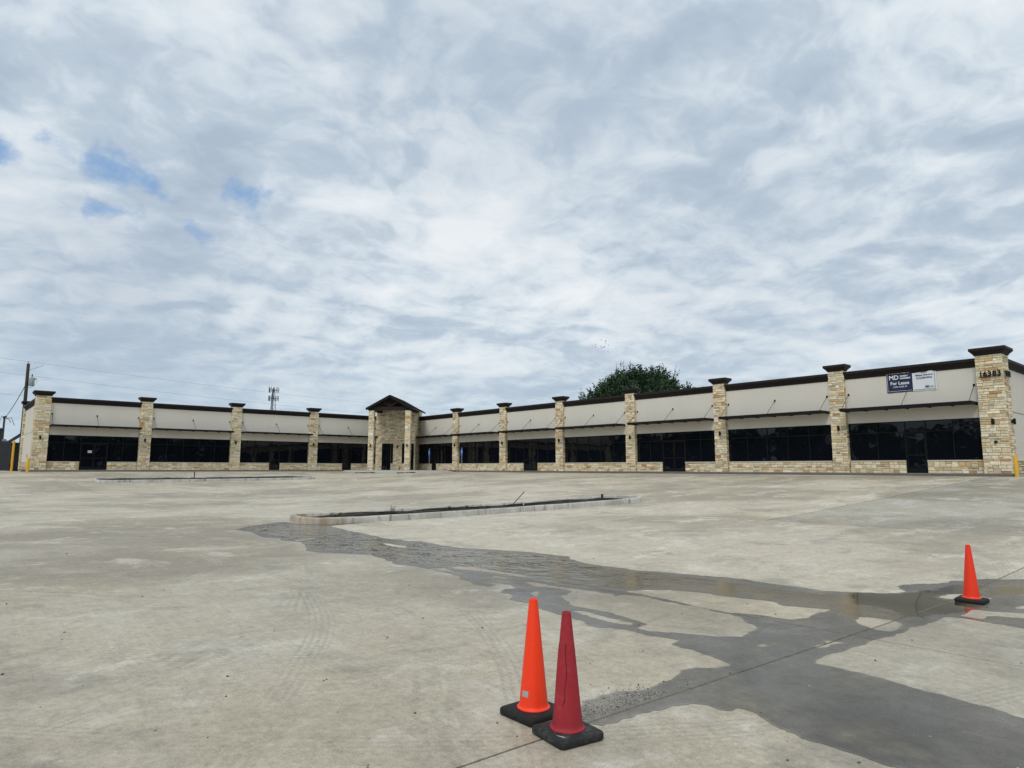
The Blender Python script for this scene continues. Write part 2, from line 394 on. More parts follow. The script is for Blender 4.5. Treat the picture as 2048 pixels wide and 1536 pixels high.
def make_cone_mat(name, col, faded):
    m, T, b = mat(name)
    pos = T('ShaderNodeTexCoord').outputs['Object']
    n = T.noise(pos, 9, 6, .65); s = T.noise(pos, 60, 3, .7)
    c = T.mix(T.m('MULTIPLY', T.step(n, .5, .75), .5 if faded else .30), rgb(*col), rgb(*[min(1, q * 1.2 + (.05 if faded else .0)) for q in col]))
    z = T('ShaderNodeSeparateXYZ', {0: pos}).outputs[2]
    dirt = T.m('MULTIPLY', T.step(s, .58, .72), T.step(z, .40, .05))
    c = T.mix(T.m('MULTIPLY', dirt, .55 if faded else .30), c, rgb(.16, .09, .07))
    T.put(b, 'Base Color', c); T.put(b, 'Roughness', .62 if faded else .42); T.put(b, 'Specular IOR Level', .25 if faded else .4)
    T.put(b, 'Normal', T('ShaderNodeBump', {'Height': n, 'Strength': .25 if faded else .06, 'Distance': .01}).outputs[0])
    return m

def make_rubber(name, base, dust):
    m, T, b = mat(name)
    pos = T('ShaderNodeTexCoord').outputs['Object']
    n = T.noise(pos, 14, 6, .7); s = T.noise(T.scale(pos, (3, 18, 3)), 2.0, 4, .6)
    c = T.mix(T.m('MULTIPLY', T.step(n, .45, .75), dust), rgb(base, base, base * 1.05), rgb(.15, .145, .13))
    c = T.mix(T.m('MULTIPLY', T.step(s, .62, .75), dust), c, rgb(.22, .21, .19))
    T.put(b, 'Base Color', c); T.put(b, 'Roughness', .75); T.put(b, 'Specular IOR Level', .3)
    T.put(b, 'Normal', T('ShaderNodeBump', {'Height': n, 'Strength': .35, 'Distance': .008}).outputs[0])
    return m

def make_island_mat():
    """cast kerb: grey, streaked by run-off, rust-tinted where muddy water stood"""
    m, T, b = mat('island_kerb')
    pos = T('ShaderNodeNewGeometry').outputs['Position']
    n = T.noise(pos, 1.3, 6, .65); s = T.noise(T.scale(pos, (3, 3, .4)), 3.0, 5, .6); g = T.noise(pos, 40, 3, .7)
    c = T.mix(T.step(n, .35, .65), rgb(.38, .37, .335), rgb(.54, .53, .485))
    c = T.mix(T.m('MULTIPLY', T.step(s, .55, .68), .7), c, rgb(.12, .115, .105))
    sx = T('ShaderNodeSeparateXYZ', {0: pos}).outputs
    tip = T.m('MULTIPLY', T.step(sx[0], 10.2, 8.2), T.step(sx[1], 25, 22))
    c = T.mix(T.m('MULTIPLY', T.m('MULTIPLY', tip, T.step(s, .36, .56)), .65), c, rgb(.36, .25, .13))
    f = T.m('ADD', .8, T.m('MULTIPLY', g, .4)); c = T.v('MULTIPLY', c, T('ShaderNodeCombineXYZ', {0: f, 1: f, 2: f}).outputs[0])
    T.put(b, 'Base Color', c); T.put(b, 'Roughness', .9); T.put(b, 'Specular IOR Level', .3)
    T.put(b, 'Normal', T('ShaderNodeBump', {'Height': g, 'Strength': .5, 'Distance': .008}).outputs[0])
    return m

M = dict(
    lot=make_lot_mat(), wet=make_wet_mat(), stone=make_stone_mat(), stucco=make_stucco(), glass=make_glass(), soil=make_soil(),
    mortar=plain('mortar', (.45, .405, .325), .95, .15, 6, .4),
    sill=plain('cast_stone_sill', (.60, .56, .47), .85, .1, 5, .2),
    trim=plain('dark_bronze_trim', (.021, .0165, .0155), .6, .2, 3, .1, 30, .2),
    steel=plain('black_steel', (.008, .008, .009), .6, .25, 6, 0, 60, .2),
    frame=plain('black_window_frame', (.007, .0075, .0085), .5, .2, 6, 0, 60, .18),
    door=plain('black_door_frame', (.006, .0065, .0075), .5, .2, 6, 0, 60, .16),
    kerb=plain('walk_concrete', (.135, .13, .125), .9, .25, 1.6, .4, 40),
    walk=plain('pale_concrete', (.42, .41, .38), .9, .15, .8, .3, 40),
    island=make_island_mat(),
    joint=plain('joint_filler', (.016, .015, .014), .95, .3, 12, .5, 50),
    dirt=plain('ground_dirt', (.11, .105, .065), .98, .3, .15, .6, 3),
    roof=plain('roof_membrane', (.45, .44, .42), .9, .1, .5),
    yellow=plain('yellow_paint', (.72, .40, .03), .5, .15, 5, .1, 40),
    red=plain('red_plastic', (.55, .03, .02), .5, .1),
    white=plain('white_vinyl', (.74, .77, .80), .6, .06, 3, .25, 4),
    navy=plain('navy_vinyl', (.012, .022, .075), .6, .12, 3, .25, 4),
    whiteprint=plain('white_print', (.78, .79, .82), .6, .04), navyprint=plain('navy_print', (.02, .03, .09), .6, .05),
    blackprint=plain('black_print', (.03, .03, .035), .6, .05),
    blue=plain('sign_blue', (.03, .13, .55), .45, .1), galv=plain('galvanised', (.36, .37, .38), .5, .15, 8, 0, 60, .5, .3),
    wood=plain('weathered_pole', (.045, .035, .030), .95, .35, 3, .6, 25), stake=plain('stake_wood', (.06, .04, .03), .9, .3, 10),
    grey=plain('transformer_grey', (.34, .36, .38), .5, .1, 4), wire=plain('wire', (.16, .175, .19), .6, .1),
    shed=plain('dark_metal_siding', (.030, .033, .038), .6, .2, .6), shedroof=plain('dark_metal_roof', (.045, .048, .056), .5, .15, .8),
    tower=plain('hazed_tower_steel', (.10, .11, .125), .6, .2), antenna=plain('antenna', (.15, .165, .185), .5, .2),  # mast colour lightened to imitate distance haze
    bark=plain('bark', (.05, .04, .03), .95, .3, 4, .8, 12),
    leaf=make_leaf('oak_leaf', rgb(.012, .030, .014), rgb(.050, .100, .038)),
    weed=make_leaf('weed_leaf', rgb(.03, .05, .015), rgb(.10, .13, .05)),
    farleaf=make_leaf('far_leaf', rgb(.012, .022, .012), rgb(.045, .07, .03)),
    cone_new=make_cone_mat('new_cone', (1.0, .055, .012), False), cone_new2=make_cone_mat('new_cone_duller', (.93, .045, .014), False),
    cone_old=make_cone_mat('faded_cone', (.345, .026, .036), True), crack=plain('crack', (.10, .010, .013), .9, .1),
    rubber=make_rubber('new_rubber', .013, .12), rubber_old=make_rubber('dusty_rubber', .020, .55),
    foil=plain('label_foil', (.42, .43, .44), .4, .35, 120, 0, 60, .5, .2), paper=plain('paper', (.62, .62, .62), .8, .1),
    pebble=plain('pebble', (.20, .18, .15), .9, .5, 9, .3), bird=plain('bird', (.03, .03, .03), .8),
    hose=plain('hose', (.012, .012, .012), .6),
)
# outlines of the wet concrete, the dry islands in it and the standing water (metres on the lot)
WET= [(5.87,17.62),(6.46,18.48),(7.08,19.04),(7.91,19.56),(7.86,19.14),(7.95,18.64),(8.61,18.29),(9.58,18.25),(10.28,18.45),(10.79,18.39),(9.35,17.81),(8.5,17.55),(8.27,17.14),(8.24,16.6),(8.11,15.85),(8.04,14.89),(7.96,14.41),(7.85,13.7),(7.84,13.3),(8.03,13.07),(7.87,12.89),(8.05,12.62),(8.19,12.57),(8.06,11.63),(8.1,10.99),(8.34,10.59),(8.55,10.09),(8.77,9.7),(8.8,9.32),(8.89,8.78),(8.63,8.48),(8.45,8.03),(8.45,7.49),(8.52,7.16),(8.49,6.86),(8.66,6.55),(8.82,6.08),(9.02,5.6),(9.05,5.21),(9.03,4.81),(9.08,4.44),(9.04,4.17),(9.19,3.91),(9.28,3.82),(9.46,3.55),(9.74,3.44),(9.91,3.59),(10.09,3.68),(10.29,3.64),(10.61,3.4),(10.9,3.23),(11.05,3.26),(11.56,3.0),(11.64,2.82),(11.83,2.61),(12.09,2.15),(9.78,1.72),(8.3,1.59),(8.45,1.9),(8.48,2.1),(8.5,2.34),(8.49,2.56),(8.39,2.58),(7.8,2.61),(7.55,2.65),(7.21,2.63),(6.88,2.65),(6.28,2.69),(6.08,2.67),(5.78,2.68),(5.57,2.67),(5.5,2.62),(5.48,2.38),(5.5,2.18),(5.44,1.92),(5.38,1.61),(5.36,1.4),(5.32,1.24),(5.18,0.97),(3.68,0.57),(3.77,1.0),(3.88,1.27),(3.89,1.47),(3.86,1.66),(3.86,1.92),(3.93,2.16),(4.03,2.36),(4.02,2.45),(3.92,2.45),(3.9,2.55),(3.91,2.62),(3.86,2.67),(3.69,2.73),(3.43,2.77),(3.09,2.76),(3.04,2.89),(3.19,3.1),(3.38,3.16),(3.52,3.19),(3.72,3.14),(3.82,3.08),(3.88,3.06),(4.03,3.08),(4.18,3.07),(4.43,3.17),(4.6,3.14),(4.69,3.04),(4.87,3.0),(4.97,3.16),(5.01,3.41),(5.05,3.62),(5.08,3.71),(5.22,3.74),(5.21,3.97),(5.16,4.04),(5.19,4.3),(5.12,4.48),(5.0,4.51),(5.0,4.7),(5.11,4.87),(5.13,5.06),(5.13,5.33),(5.19,5.57),(5.31,5.88),(5.26,6.05),(5.31,6.21),(5.5,6.32),(5.52,6.51),(5.51,6.63),(5.66,6.8),(5.86,6.76),(6.0,6.98),(5.97,7.15),(5.84,7.3),(5.83,7.1),(5.64,7.05),(5.62,7.36),(5.7,7.5),(5.72,7.81),(5.87,8.06),(5.88,8.35),(5.94,8.53),(5.94,8.93),(5.87,9.38),(5.79,9.71),(5.9,9.93),(5.9,10.16),(5.97,10.43),(6.04,10.98),(5.78,11.33),(5.68,11.69),(5.43,11.82),(5.37,12.24),(5.56,12.59),(5.75,13.12),(5.94,13.7),(5.86,14.11),(5.72,14.36),(5.89,14.85),(5.68,15.16),(5.72,15.7),(5.91,16.46),(5.87,17.11)]
DRY= [[(6.31,8.85),(6.5,8.89),(6.68,8.6),(6.65,8.13),(6.71,7.77),(6.78,7.58),(6.59,7.38),(6.52,7.55),(6.49,7.93),(6.38,8.4),(6.27,8.66)],[(6.27,7.93),(6.36,7.72),(6.38,7.43),(6.25,7.48),(6.23,7.67)],[(5.94,8.93),(6.2,8.87),(6.1,8.5),(6.12,8.18),(5.98,8.17),(6.03,8.55)],[(6.32,7.08),(6.43,6.93),(6.39,6.65),(6.49,6.29),(6.52,6.04),(6.6,5.71),(6.49,5.62),(6.67,5.59),(6.77,5.42),(6.75,5.03),(6.72,4.48),(6.67,4.19),(6.63,3.98),(6.45,3.82),(6.36,3.63),(6.19,3.52),(6.03,3.56),(5.83,3.51),(5.65,3.64),(5.54,3.84),(5.39,4.05),(5.33,4.18),(5.32,4.32),(5.53,4.35),(5.58,4.49),(5.63,4.86),(5.67,4.95),(5.64,5.22),(5.61,5.45),(5.8,5.78),(5.97,6.0),(6.06,5.99),(6.3,6.14),(6.33,6.4),(6.21,6.77)],[(5.4,5.26),(5.52,5.2),(5.43,4.82),(5.48,4.49),(5.37,4.43),(5.3,4.55),(5.37,4.94)],[(5.87,6.44),(5.97,6.44),(5.92,6.35),(5.83,6.3),(5.72,6.17),(5.67,6.16),(5.72,6.27)],[(6.89,5.75),(7.16,5.63),(7.41,5.47),(7.6,5.09),(7.6,4.87),(7.72,4.45),(7.77,4.22),(7.64,4.02),(7.71,3.78),(7.82,3.56),(7.72,3.54),(7.47,3.58),(7.21,3.54),(6.97,3.54),(6.92,3.62),(6.89,3.88),(6.8,4.08),(6.71,4.21),(6.75,4.67),(6.81,5.06),(6.87,5.5),(6.84,5.69)],[(7.66,3.18),(7.74,3.14),(7.79,2.9),(7.72,2.77),(7.54,2.73),(7.34,2.71),(7.22,2.74),(7.19,2.82),(7.27,2.91),(7.28,3.02),(7.4,3.09)],[(9.65,3.04),(9.83,3.06),(10.08,2.96),(10.13,2.76),(10.1,2.59),(10.04,2.55),(9.98,2.61),(9.71,2.85),(9.64,2.98)],[(8.64,2.53),(8.81,2.52),(9.13,2.5),(9.34,2.09),(9.54,1.79),(9.29,1.74),(9.07,2.03),(8.94,2.25),(8.85,2.31),(8.64,2.28),(8.59,2.36)],[(9.71,2.28),(9.88,2.2),(10.02,1.97),(9.67,2.01),(9.6,2.14),(9.58,2.23)],[(6.39,2.99),(6.37,2.93),(6.36,2.89),(6.34,2.81),(6.21,2.83),(6.08,2.81),(6.0,2.87),(6.07,2.89),(6.23,2.87)],[(5.63,3.21),(5.72,3.21),(5.7,3.17),(5.62,3.18)],[(7.22,12.64),(7.36,12.6),(7.34,11.87),(7.23,11.69),(7.14,11.91),(7.12,12.29)],[(5.96,14.3),(6.27,14.37),(6.71,14.62),(6.4,14.29),(6.05,14.06)]]
POOL= [(7.96,11.91),(8.05,10.32),(8.67,9.02),(8.33,6.97),(8.61,6.23),(8.7,5.44),(8.72,4.69),(8.83,4.07),(9.2,3.79),(9.61,3.45),(10.0,3.41),(10.63,3.18),(11.09,2.72),(11.65,2.07),(11.0,1.96),(10.25,2.53),(9.45,2.49),(8.85,2.24),(8.62,2.41),(8.68,2.62),(8.25,2.73),(7.74,2.9),(7.68,3.07),(7.51,3.21),(7.73,3.52),(7.74,3.87),(7.71,4.22),(7.59,4.89),(7.41,5.53),(6.93,5.81),(6.64,6.16),(6.49,6.76),(6.44,7.21),(6.42,8.23),(6.27,8.8),(6.07,9.51),(6.06,10.29),(5.96,11.59),(5.62,12.59),(5.97,13.88),(6.0,15.05),(6.08,17.2),(7.14,18.68),(8.46,17.68),(7.79,14.16),(7.72,12.71)]
SILT= [(9.1,3.84),(9.2,3.79),(9.54,3.43),(9.96,3.39),(10.59,3.17),(10.89,2.93),(10.07,2.7),(10.02,3.01),(9.54,3.03),(9.42,2.78),(8.96,2.58),(8.62,2.67),(8.23,2.75),(8.14,2.94),(8.34,3.11),(8.43,3.48),(8.61,3.67)]

# ------------------------------------------------------------------ ground shape: the lot drains to a swale and rises to the shops
FA, FB = 41.69, 67.7                      # planes of the two shop fronts: x = FA (right wing), y = FB (left wing)
_kd = [-5, 0, 3, 7, 15, 20, 23, 27, 30, 30.8, 33, 37, 40, 46, 60]
_kz = [-.13, -.13, -.21, -.42, -.84, -1.08, -1.2, -1.315, -1.385, -1.39, -1.365, -1.295, -1.26, -1.21, -1.2]
_td = np.arange(-10, 70, .1); _tz = np.interp(_td, _kd, _kz)
_ker = np.hanning(25); _ker /= _ker.sum()
_tz = np.convolve(np.pad(_tz, 12, mode='edge'), _ker, 'valid')
def gz(a, b):
    a = np.asarray(a, float); b = np.asarray(b, float)
    u = FA - a - 1.7; w = FB - b - 1.7; k = 3.0
    m = np.minimum(u, w)
    d = m - k * np.log(np.exp(-(u - m) / k) + np.exp(-(w - m) / k))
    return np.interp(d, _td, _tz)

def grid_mesh(name, xs, ys, zf, mat_, skirt=0.0):
    X, Y = np.meshgrid(xs, ys); Z = zf(X, Y); nx, ny = len(xs), len(ys)
    vs = np.stack([X, Y, Z], -1).reshape(-1, 3).tolist()
    fs = [(j * nx + i, j * nx + i + 1, (j + 1) * nx + i + 1, (j + 1) * nx + i) for j in range(ny - 1) for i in range(nx - 1)]
    if skirt:
        rim = [i for i in range(nx)] + [j * nx + nx - 1 for j in range(1, ny)] + [(ny - 1) * nx + i for i in range(nx - 2, -1, -1)] + [j * nx for j in range(ny - 2, 0, -1)]
        n0 = len(vs); vs += [[vs[i][0], vs[i][1], vs[i][2] - skirt] for i in rim]; m = len(rim)
        fs += [(rim[(k + 1) % m], rim[k], n0 + k, n0 + (k + 1) % m) for k in range(m)]
    me = bpy.data.meshes.new(name); me.from_pydata(vs, [], fs); me.materials.append(mat_)
    return me

def lin(a, b, step):
    n = max(2, int(math.ceil((b - a) / step)) + 1); return np.linspace(a, b, n)

def spread():      # fine near the lot, coarse to the horizon
    a = np.concatenate([-np.geomspace(1500, 40, 14), np.arange(-30, 90, 1.5), np.geomspace(100, 1500, 14)])
    return a
tag(link('ground', grid_mesh('ground', spread(), spread(), lambda x, y: gz(x, y) - .07, M['dirt'])), kind='structure')

lot = thing('parking_lot', (0, 0, 0), kind='structure')
rng = random.Random(4)
def slabs():
    left = [(-25, -10), (-10, 6.73), (6.73, 17.4)]; right = [(17.4, 28.8), (28.8, 40.1)]
    bl = [-14, 2.87, 20, 38, 52, 66.1]; br = [-14, 2.87, 9.5, 24, 38, 52, 66.1]
    rects = [(a0, a1, bl[i], bl[i + 1]) for a0, a1 in left for i in range(len(bl) - 1)]
    rects += [(a0, a1, br[i], br[i + 1]) for a0, a1 in right for i in range(len(br) - 1)]
    rects += [(-25, 5.2, 66.1, 92), (28.8, 60, -40, -14), (40.1, 58, -14, 8.7)]
    for a0, a1, b0, b1 in rects:
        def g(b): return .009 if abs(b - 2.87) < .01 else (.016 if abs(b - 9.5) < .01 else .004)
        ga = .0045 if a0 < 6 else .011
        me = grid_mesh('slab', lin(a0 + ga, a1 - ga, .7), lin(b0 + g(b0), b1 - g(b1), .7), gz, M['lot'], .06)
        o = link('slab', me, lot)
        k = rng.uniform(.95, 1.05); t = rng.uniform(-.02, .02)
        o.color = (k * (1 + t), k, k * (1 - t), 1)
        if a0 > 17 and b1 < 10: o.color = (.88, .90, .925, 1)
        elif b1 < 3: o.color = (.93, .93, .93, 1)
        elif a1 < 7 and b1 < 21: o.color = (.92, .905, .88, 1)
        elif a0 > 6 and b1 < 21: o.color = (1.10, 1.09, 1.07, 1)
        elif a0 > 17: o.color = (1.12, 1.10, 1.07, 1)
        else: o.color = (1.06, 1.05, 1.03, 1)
slabs()
jf = MB()
for a in np.arange(-10, 40, .7):
    a1 = min(a + .7, 40.0)
    jf.add([(a, 2.86, float(gz(a, 2.86)) - .009), (a1, 2.86, float(gz(a1, 2.86)) - .009), (a1, 2.88, float(gz(a1, 2.88)) - .009), (a, 2.88, float(gz(a, 2.88)) - .009)], [(0, 1, 2, 3)])
jf.build('joint_filler', M['joint'], lot, fix=False)
jf = MB()
for a in np.arange(17.4, 40, .7):
    a1 = min(a + .7, 40.0); jf.add([(x, y, float(gz(x, y)) - .004) for x, y in ((a, 9.482), (a1, 9.482), (a1, 9.518), (a, 9.518))], [(0, 1, 2, 3)])
jf.build('joint_filler', M['joint'], lot, fix=False)
jf = MB()
for b in np.arange(-14, 60, .7):
    jf.add([(x, y, float(gz(x, y)) - .004) for x, y in ((17.385, b), (17.415, b), (17.415, b + .7), (17.385, b + .7))], [(0, 1, 2, 3)])
jf.build('joint_filler', M['joint'], lot, fix=False)

# ------------------------------------------------------------------ the puddle
def vnoise(x, y, seed):
    r = np.random.RandomState(seed).rand(64, 64)
    xi = np.floor(x).astype(int); yi = np.floor(y).astype(int); fx = x - xi; fy = y - yi
    fx = fx * fx * (3 - 2 * fx); fy = fy * fy * (3 - 2 * fy)
    g = lambda i, j: r[i % 64, j % 64]
    return (g(xi, yi) * (1 - fx) + g(xi + 1, yi) * fx) * (1 - fy) + (g(xi, yi + 1) * (1 - fx) + g(xi + 1, yi + 1) * fx) * fy - .5

def sdf(px, py, poly):
    """signed distance to a polygon, negative inside"""
    d2 = np.full(px.shape, 1e9, np.float32); ins = np.zeros(px.shape, bool)
    for (x0, y0), (x1, y1) in zip(poly, poly[1:] + poly[:1]):
        ex, ey = x1 - x0, y1 - y0; wx, wy = px - x0, py - y0
        t = np.clip((wx * ex + wy * ey) / max(ex * ex + ey * ey, 1e-9), 0, 1)
        d2 = np.minimum(d2, (wx - t * ex) ** 2 + (wy - t * ey) ** 2)
        if y0 != y1:
            c = ((y0 > py) != (y1 > py)) & (px < (x1 - x0) * (py - y0) / (y1 - y0) + x0); ins ^= c
    d = np.sqrt(d2); return np.where(ins, -d, d)

def puddle():
    xs = np.unique(np.concatenate([np.arange(1.6, 13.2, .026), [6.7255, 6.7345]]))
    ys = np.unique(np.concatenate([np.arange(-.8, 6, .026), np.arange(6, 20.6, .05), [2.861, 2.879]]))
    X, Y = np.meshgrid(xs.astype(np.float32), ys.astype(np.float32))
    wob = vnoise(X * 2.2, Y * 2.2, 1) * .10 + vnoise(X * 6, Y * 6, 2) * .075 + vnoise(X * 14, Y * 14, 3) * .06 + vnoise(X * 27, Y * 27, 4) * .035
    D = sdf(X, Y, WET) + wob * .55
    for h in DRY:
        hx = [p[0] for p in h]; hy = [p[1] for p in h]
        box = (X > min(hx) - .6) & (X < max(hx) + .6) & (Y > min(hy) - .6) & (Y < max(hy) + .6)
        D[box] = np.maximum(D[box], -(sdf(X[box], Y[box], h) + wob[box] * .5))
    Q = sdf(X, Y, POOL)
    deep = sdf(X, Y, SILT) + wob * 1.6
    silt = np.clip(.5 - deep / .10, 0, 1)
    pool = np.clip(.5 - Q / .30, 0, 1) * np.clip(.80 + .2 * np.clip((Y - 7) / 3, 0, 1), 0, 1); pool = np.maximum(pool, silt); edge = np.clip(-D / .03, 0, 1); rip = np.clip((Y - 4.8) / 6.0, 0, 1) ** 1.1
    ny, nx = D.shape; ins = D < 0
    cell = ins[:-1, :-1].astype(int) + ins[:-1, 1:] + ins[1:, 1:] + ins[1:, :-1]
    cell[(ys[:-1] > 2.86) & (ys[:-1] < 2.878), :] = 0
    cell[:, (xs[:-1] > 6.725) & (xs[:-1] < 6.734)] = 0
    full = np.argwhere(cell == 4)
    idx = np.full(ny * nx, -1); j, i = full[:, 0], full[:, 1]
    quads = np.stack([j * nx + i, j * nx + i + 1, (j + 1) * nx + i + 1, (j + 1) * nx + i], 1)
    used = np.unique(quads); idx[used] = np.arange(len(used))
    vs = [(float(X.flat[k]), float(Y.flat[k])) for k in used]
    at = [(float(silt.flat[k]), float(pool.flat[k]), float(rip.flat[k])) for k in used]; rm = [float(edge.flat[k]) for k in used]
    fs = idx[quads].tolist()
    for j, i in np.argwhere((cell > 0) & (cell < 4)):
        cs = [(j, i), (j, i + 1), (j + 1, i + 1), (j + 1, i)]; poly = []
        for (a, b), (c, d) in zip(cs, cs[1:] + cs[:1]):
            if D[a, b] < 0:
                poly.append((X[a, b], Y[a, b], pool[a, b], rip[a, b], silt[a, b], edge[a, b]))
            if (D[a, b] < 0) != (D[c, d] < 0):
                t = D[a, b] / (D[a, b] - D[c, d])
                poly.append(tuple(q[a, b] + t * (q[c, d] - q[a, b]) for q in (X, Y, pool, rip, silt)) + (0.0,))
        if len(poly) > 2:
            n = len(vs); vs += [(float(p[0]), float(p[1])) for p in poly]; at += [(float(p[4]), float(p[2]), float(p[3])) for p in poly]; rm += [float(p[5]) for p in poly]
            fs.append(list(range(n, n + len(poly))))
    V = np.array(vs); Z = gz(V[:, 0], V[:, 1]) + .0022
    me = bpy.data.meshes.new('puddle'); me.from_pydata(np.column_stack([V, Z]).tolist(), [], fs)
    ca = me.color_attributes.new('wet', 'FLOAT_COLOR', 'POINT')
    ca.data.foreach_set('color', np.column_stack([np.array(at), np.ones(len(vs))]).astype(np.float32).ravel())
    me.attributes.new('rim', 'FLOAT', 'POINT').data.foreach_set('value', np.array(rm, np.float32))
    me.polygons.foreach_set('use_smooth', [True] * len(me.polygons)); me.materials.append(M['wet'])
    tag(link('puddle', me), 'long shallow puddle of rainwater running across the concrete lot past the cones', 'puddle', kind='structure')
puddle()

# ------------------------------------------------------------------ walks along the shop fronts
def walk():
    w = thing('sidewalk', (0, 0, 0), kind='structure')
    m = MB()
    m.box(40.30, 41.95, 8.75, 55.5, -.35, 0.0); m.box(5.0, 33.0, 66.30, 67.95, -.35, 0.0)
    m.build('walk_slab', M['walk'], w)
    k = MB()
    prof = [(0, -.35), (0, -.025), (.02, -.003), (.195, -.003), (.195, -.35)]
    k.sweep([[(40.10 + p, s, z) for p, z in prof] for s in (8.75, 55.5)]); k.build('kerb', M['kerb'], w)
    k = MB(); k.sweep([[(s, 66.10 + p, z) for p, z in prof] for s in (5.0, 33.0)]); k.build('kerb', M['kerb'], w)
    # the corner by the gabled entrance: a plaza with sloping edges
    top = [(33.0, 67.9), (33.0, 66.2), (32.9, 64.2), (34.0, 61.6), (36.3, 59.3), (38.6, 57.9), (40.2, 57.2), (40.2, 55.5), (41.9, 55.5), (41.9, 67.9)]
    low = [(32.95, 65.9), (31.4, 64.2), (32.6, 60.6), (35.4, 57.9), (38.0, 56.4), (40.05, 55.7)]
    p = MB(); p.add([(x, y, -.004) for x, y in top], [tuple(range(len(top)))])
    ring = top[1:7]
    p.add([(x, y, -.004) for x, y in ring] + [(x, y, float(gz(x, y)) + .005) for x, y in low], [(i, i + 1, i + 7, i + 6) for i in range(5)])
    p.build('plaza_slab', M['walk'], w)
walk()

# ------------------------------------------------------------------ kerbed planting islands
def island(corners, rad, label, seed):
    cx = sum(p[0] for p in corners) / 4; cy = sum(p[1] for p in corners) / 4
    path = []
    for i in range(4):
        p = Vector(corners[i]); a = (Vector(corners[i - 1]) - p).normalized(); b = (Vector(corners[(i + 1) % 4]) - p).normalized()
        for k in range(9):
            t = k / 8; q = p + a * rad * (1 - t) ** 2 + b * rad * t ** 2
            path.append(q)
        nx = Vector(corners[(i + 1) % 4]); e0 = p + b * rad; e1 = nx - b * rad
        for k in range(1, 14): path.append(e0 + (e1 - e0) * (k / 14))
    n = len(path); rings = []
    r = random.Random(seed)
    for i, p in enumerate(path):
        t = (path[(i + 1) % n] - path[i - 1]).normalized(); inn = Vector((-t.y, t.x))
        if inn.dot(Vector((cx, cy)) - p) < 0: inn = -inn
        j = r.uniform(-.006, .006)
        prof = [(0, -.05), (.010, .13 + j), (.022, .165 + j), (.05, .18 + j), (.125, .178 + j), (.15, .16), (.155, -.05)]
        z = float(gz(p.x, p.y))
        rings.append([(p.x + inn.x * o, p.y + inn.y * o, z + h) for o, h in prof])
    t = thing('traffic_island', (cx, cy, float(gz(cx, cy))), label, 'island', 'kerbed planting islands')
    m = MB(); m.sweep(rings, close=True); o = m.build('kerb', M['island'], t); smooth_angle(o, 50)
    s = MB(); vs = []; fs = []; fr = [1.0, .82, .6, .35, .0]
    inner = [Vector((q[5][0], q[5][1])) for q in rings]
    for f in fr:
        for q in inner:
            x, y = cx + (q.x - cx) * f, cy + (q.y - cy) * f
            if f < 1: x += r.uniform(-.1, .1); y += r.uniform(-.05, .05)
            vs.append((x, y, float(gz(x, y)) + (.05 if f == 1 else .10 + r.uniform(-.05, .08))))
    for k in range(len(fr) - 1):
        for i in range(n): fs.append((k * n + i, k * n + (i + 1) % n, (k + 1) * n + (i + 1) % n, (k + 1) * n + i))
    s.add(vs, fs)
    for k in range(90):
        i = r.randrange(n); f = r.uniform(.1, .96); x, y = cx + (inner[i].x - cx) * f, cy + (inner[i].y - cy) * f
        q = r.uniform(.02, .07); z = float(gz(x, y)) + .10
        s.add([(x + q, y, z), (x, y + q, z), (x - q, y, z), (x, y - q, z), (x + r.uniform(-.02, .02), y, z + q * 1.1), (x, y, z - q)],
              [(0, 1, 4), (1, 2, 4), (2, 3, 4), (3, 0, 4), (1, 0, 5), (2, 1, 5), (3, 2, 5), (0, 3, 5)])
    s.build('soil', M['soil'], t, fix=False)
    return t
island([(8.0, 18.25), (20.9, 16.2), (21.3, 18.2), (8.3, 20.6)], .85, 'long narrow kerbed island of dark soil with its stained end at the puddle', 3)
island([(7.9, 51.6), (23.9, 52.6), (24.3, 55.0), (8.2, 54.4)], 1.0, 'far kerbed island of dark soil in front of the left wing of the shops', 5)

# ------------------------------------------------------------------ the shops: an L of two wings with a gabled entrance in the corner
bld = thing('retail_building', (FA, FB, 0), 'long L-shaped cream stucco and limestone shop building with dark cornices and a gabled corner entrance', 'building')
FR = lambda s, n, z: (FA - n, s, z)                 # right wing: s along the front, n out from it
FL = lambda s, n, z: (s, FB - n, z)                 # left wing
Q2 = 2 ** .5
def FD(off): return lambda t, n, z: (FA + (-(off + n) + t) / Q2, FB + (-(off + n) - t) / Q2, z)   # across the corner
HEAD, SILL, TRANS, WTOP = 2.95, .72, 2.33, 6.1

def srgb(*c): return tuple((v / 255 / 12.92) if v / 255 <= .04045 else ((v / 255 + .055) / 1.055) ** 2.4 for v in c)
TONES = [(srgb(208, 197, 170), 34), (srgb(216, 207, 184), 30), (srgb(203, 188, 156), 17), (srgb(196, 176, 138), 8), (srgb(186, 158, 114), 3), (srgb(172, 140, 102), 1.5),
         (srgb(174, 162, 138), 8)]
WARM = [(srgb(208, 195, 164), 30), (srgb(214, 203, 176), 22), (srgb(199, 180, 144), 17), (srgb(191, 164, 120), 9), (srgb(182, 148, 102), 5), (srgb(172, 134, 94), 2.5), (srgb(174, 158, 130), 6)]
srng = random.Random(21)
def tone(warm):
    pal = WARM if srng.random() < warm else TONES
    c = srng.choices([p[0] for p in pal], [p[1] for p in pal])[0]; k = srng.uniform(.92, 1.22)
    return tuple(min(.82, v * k) for v in c)

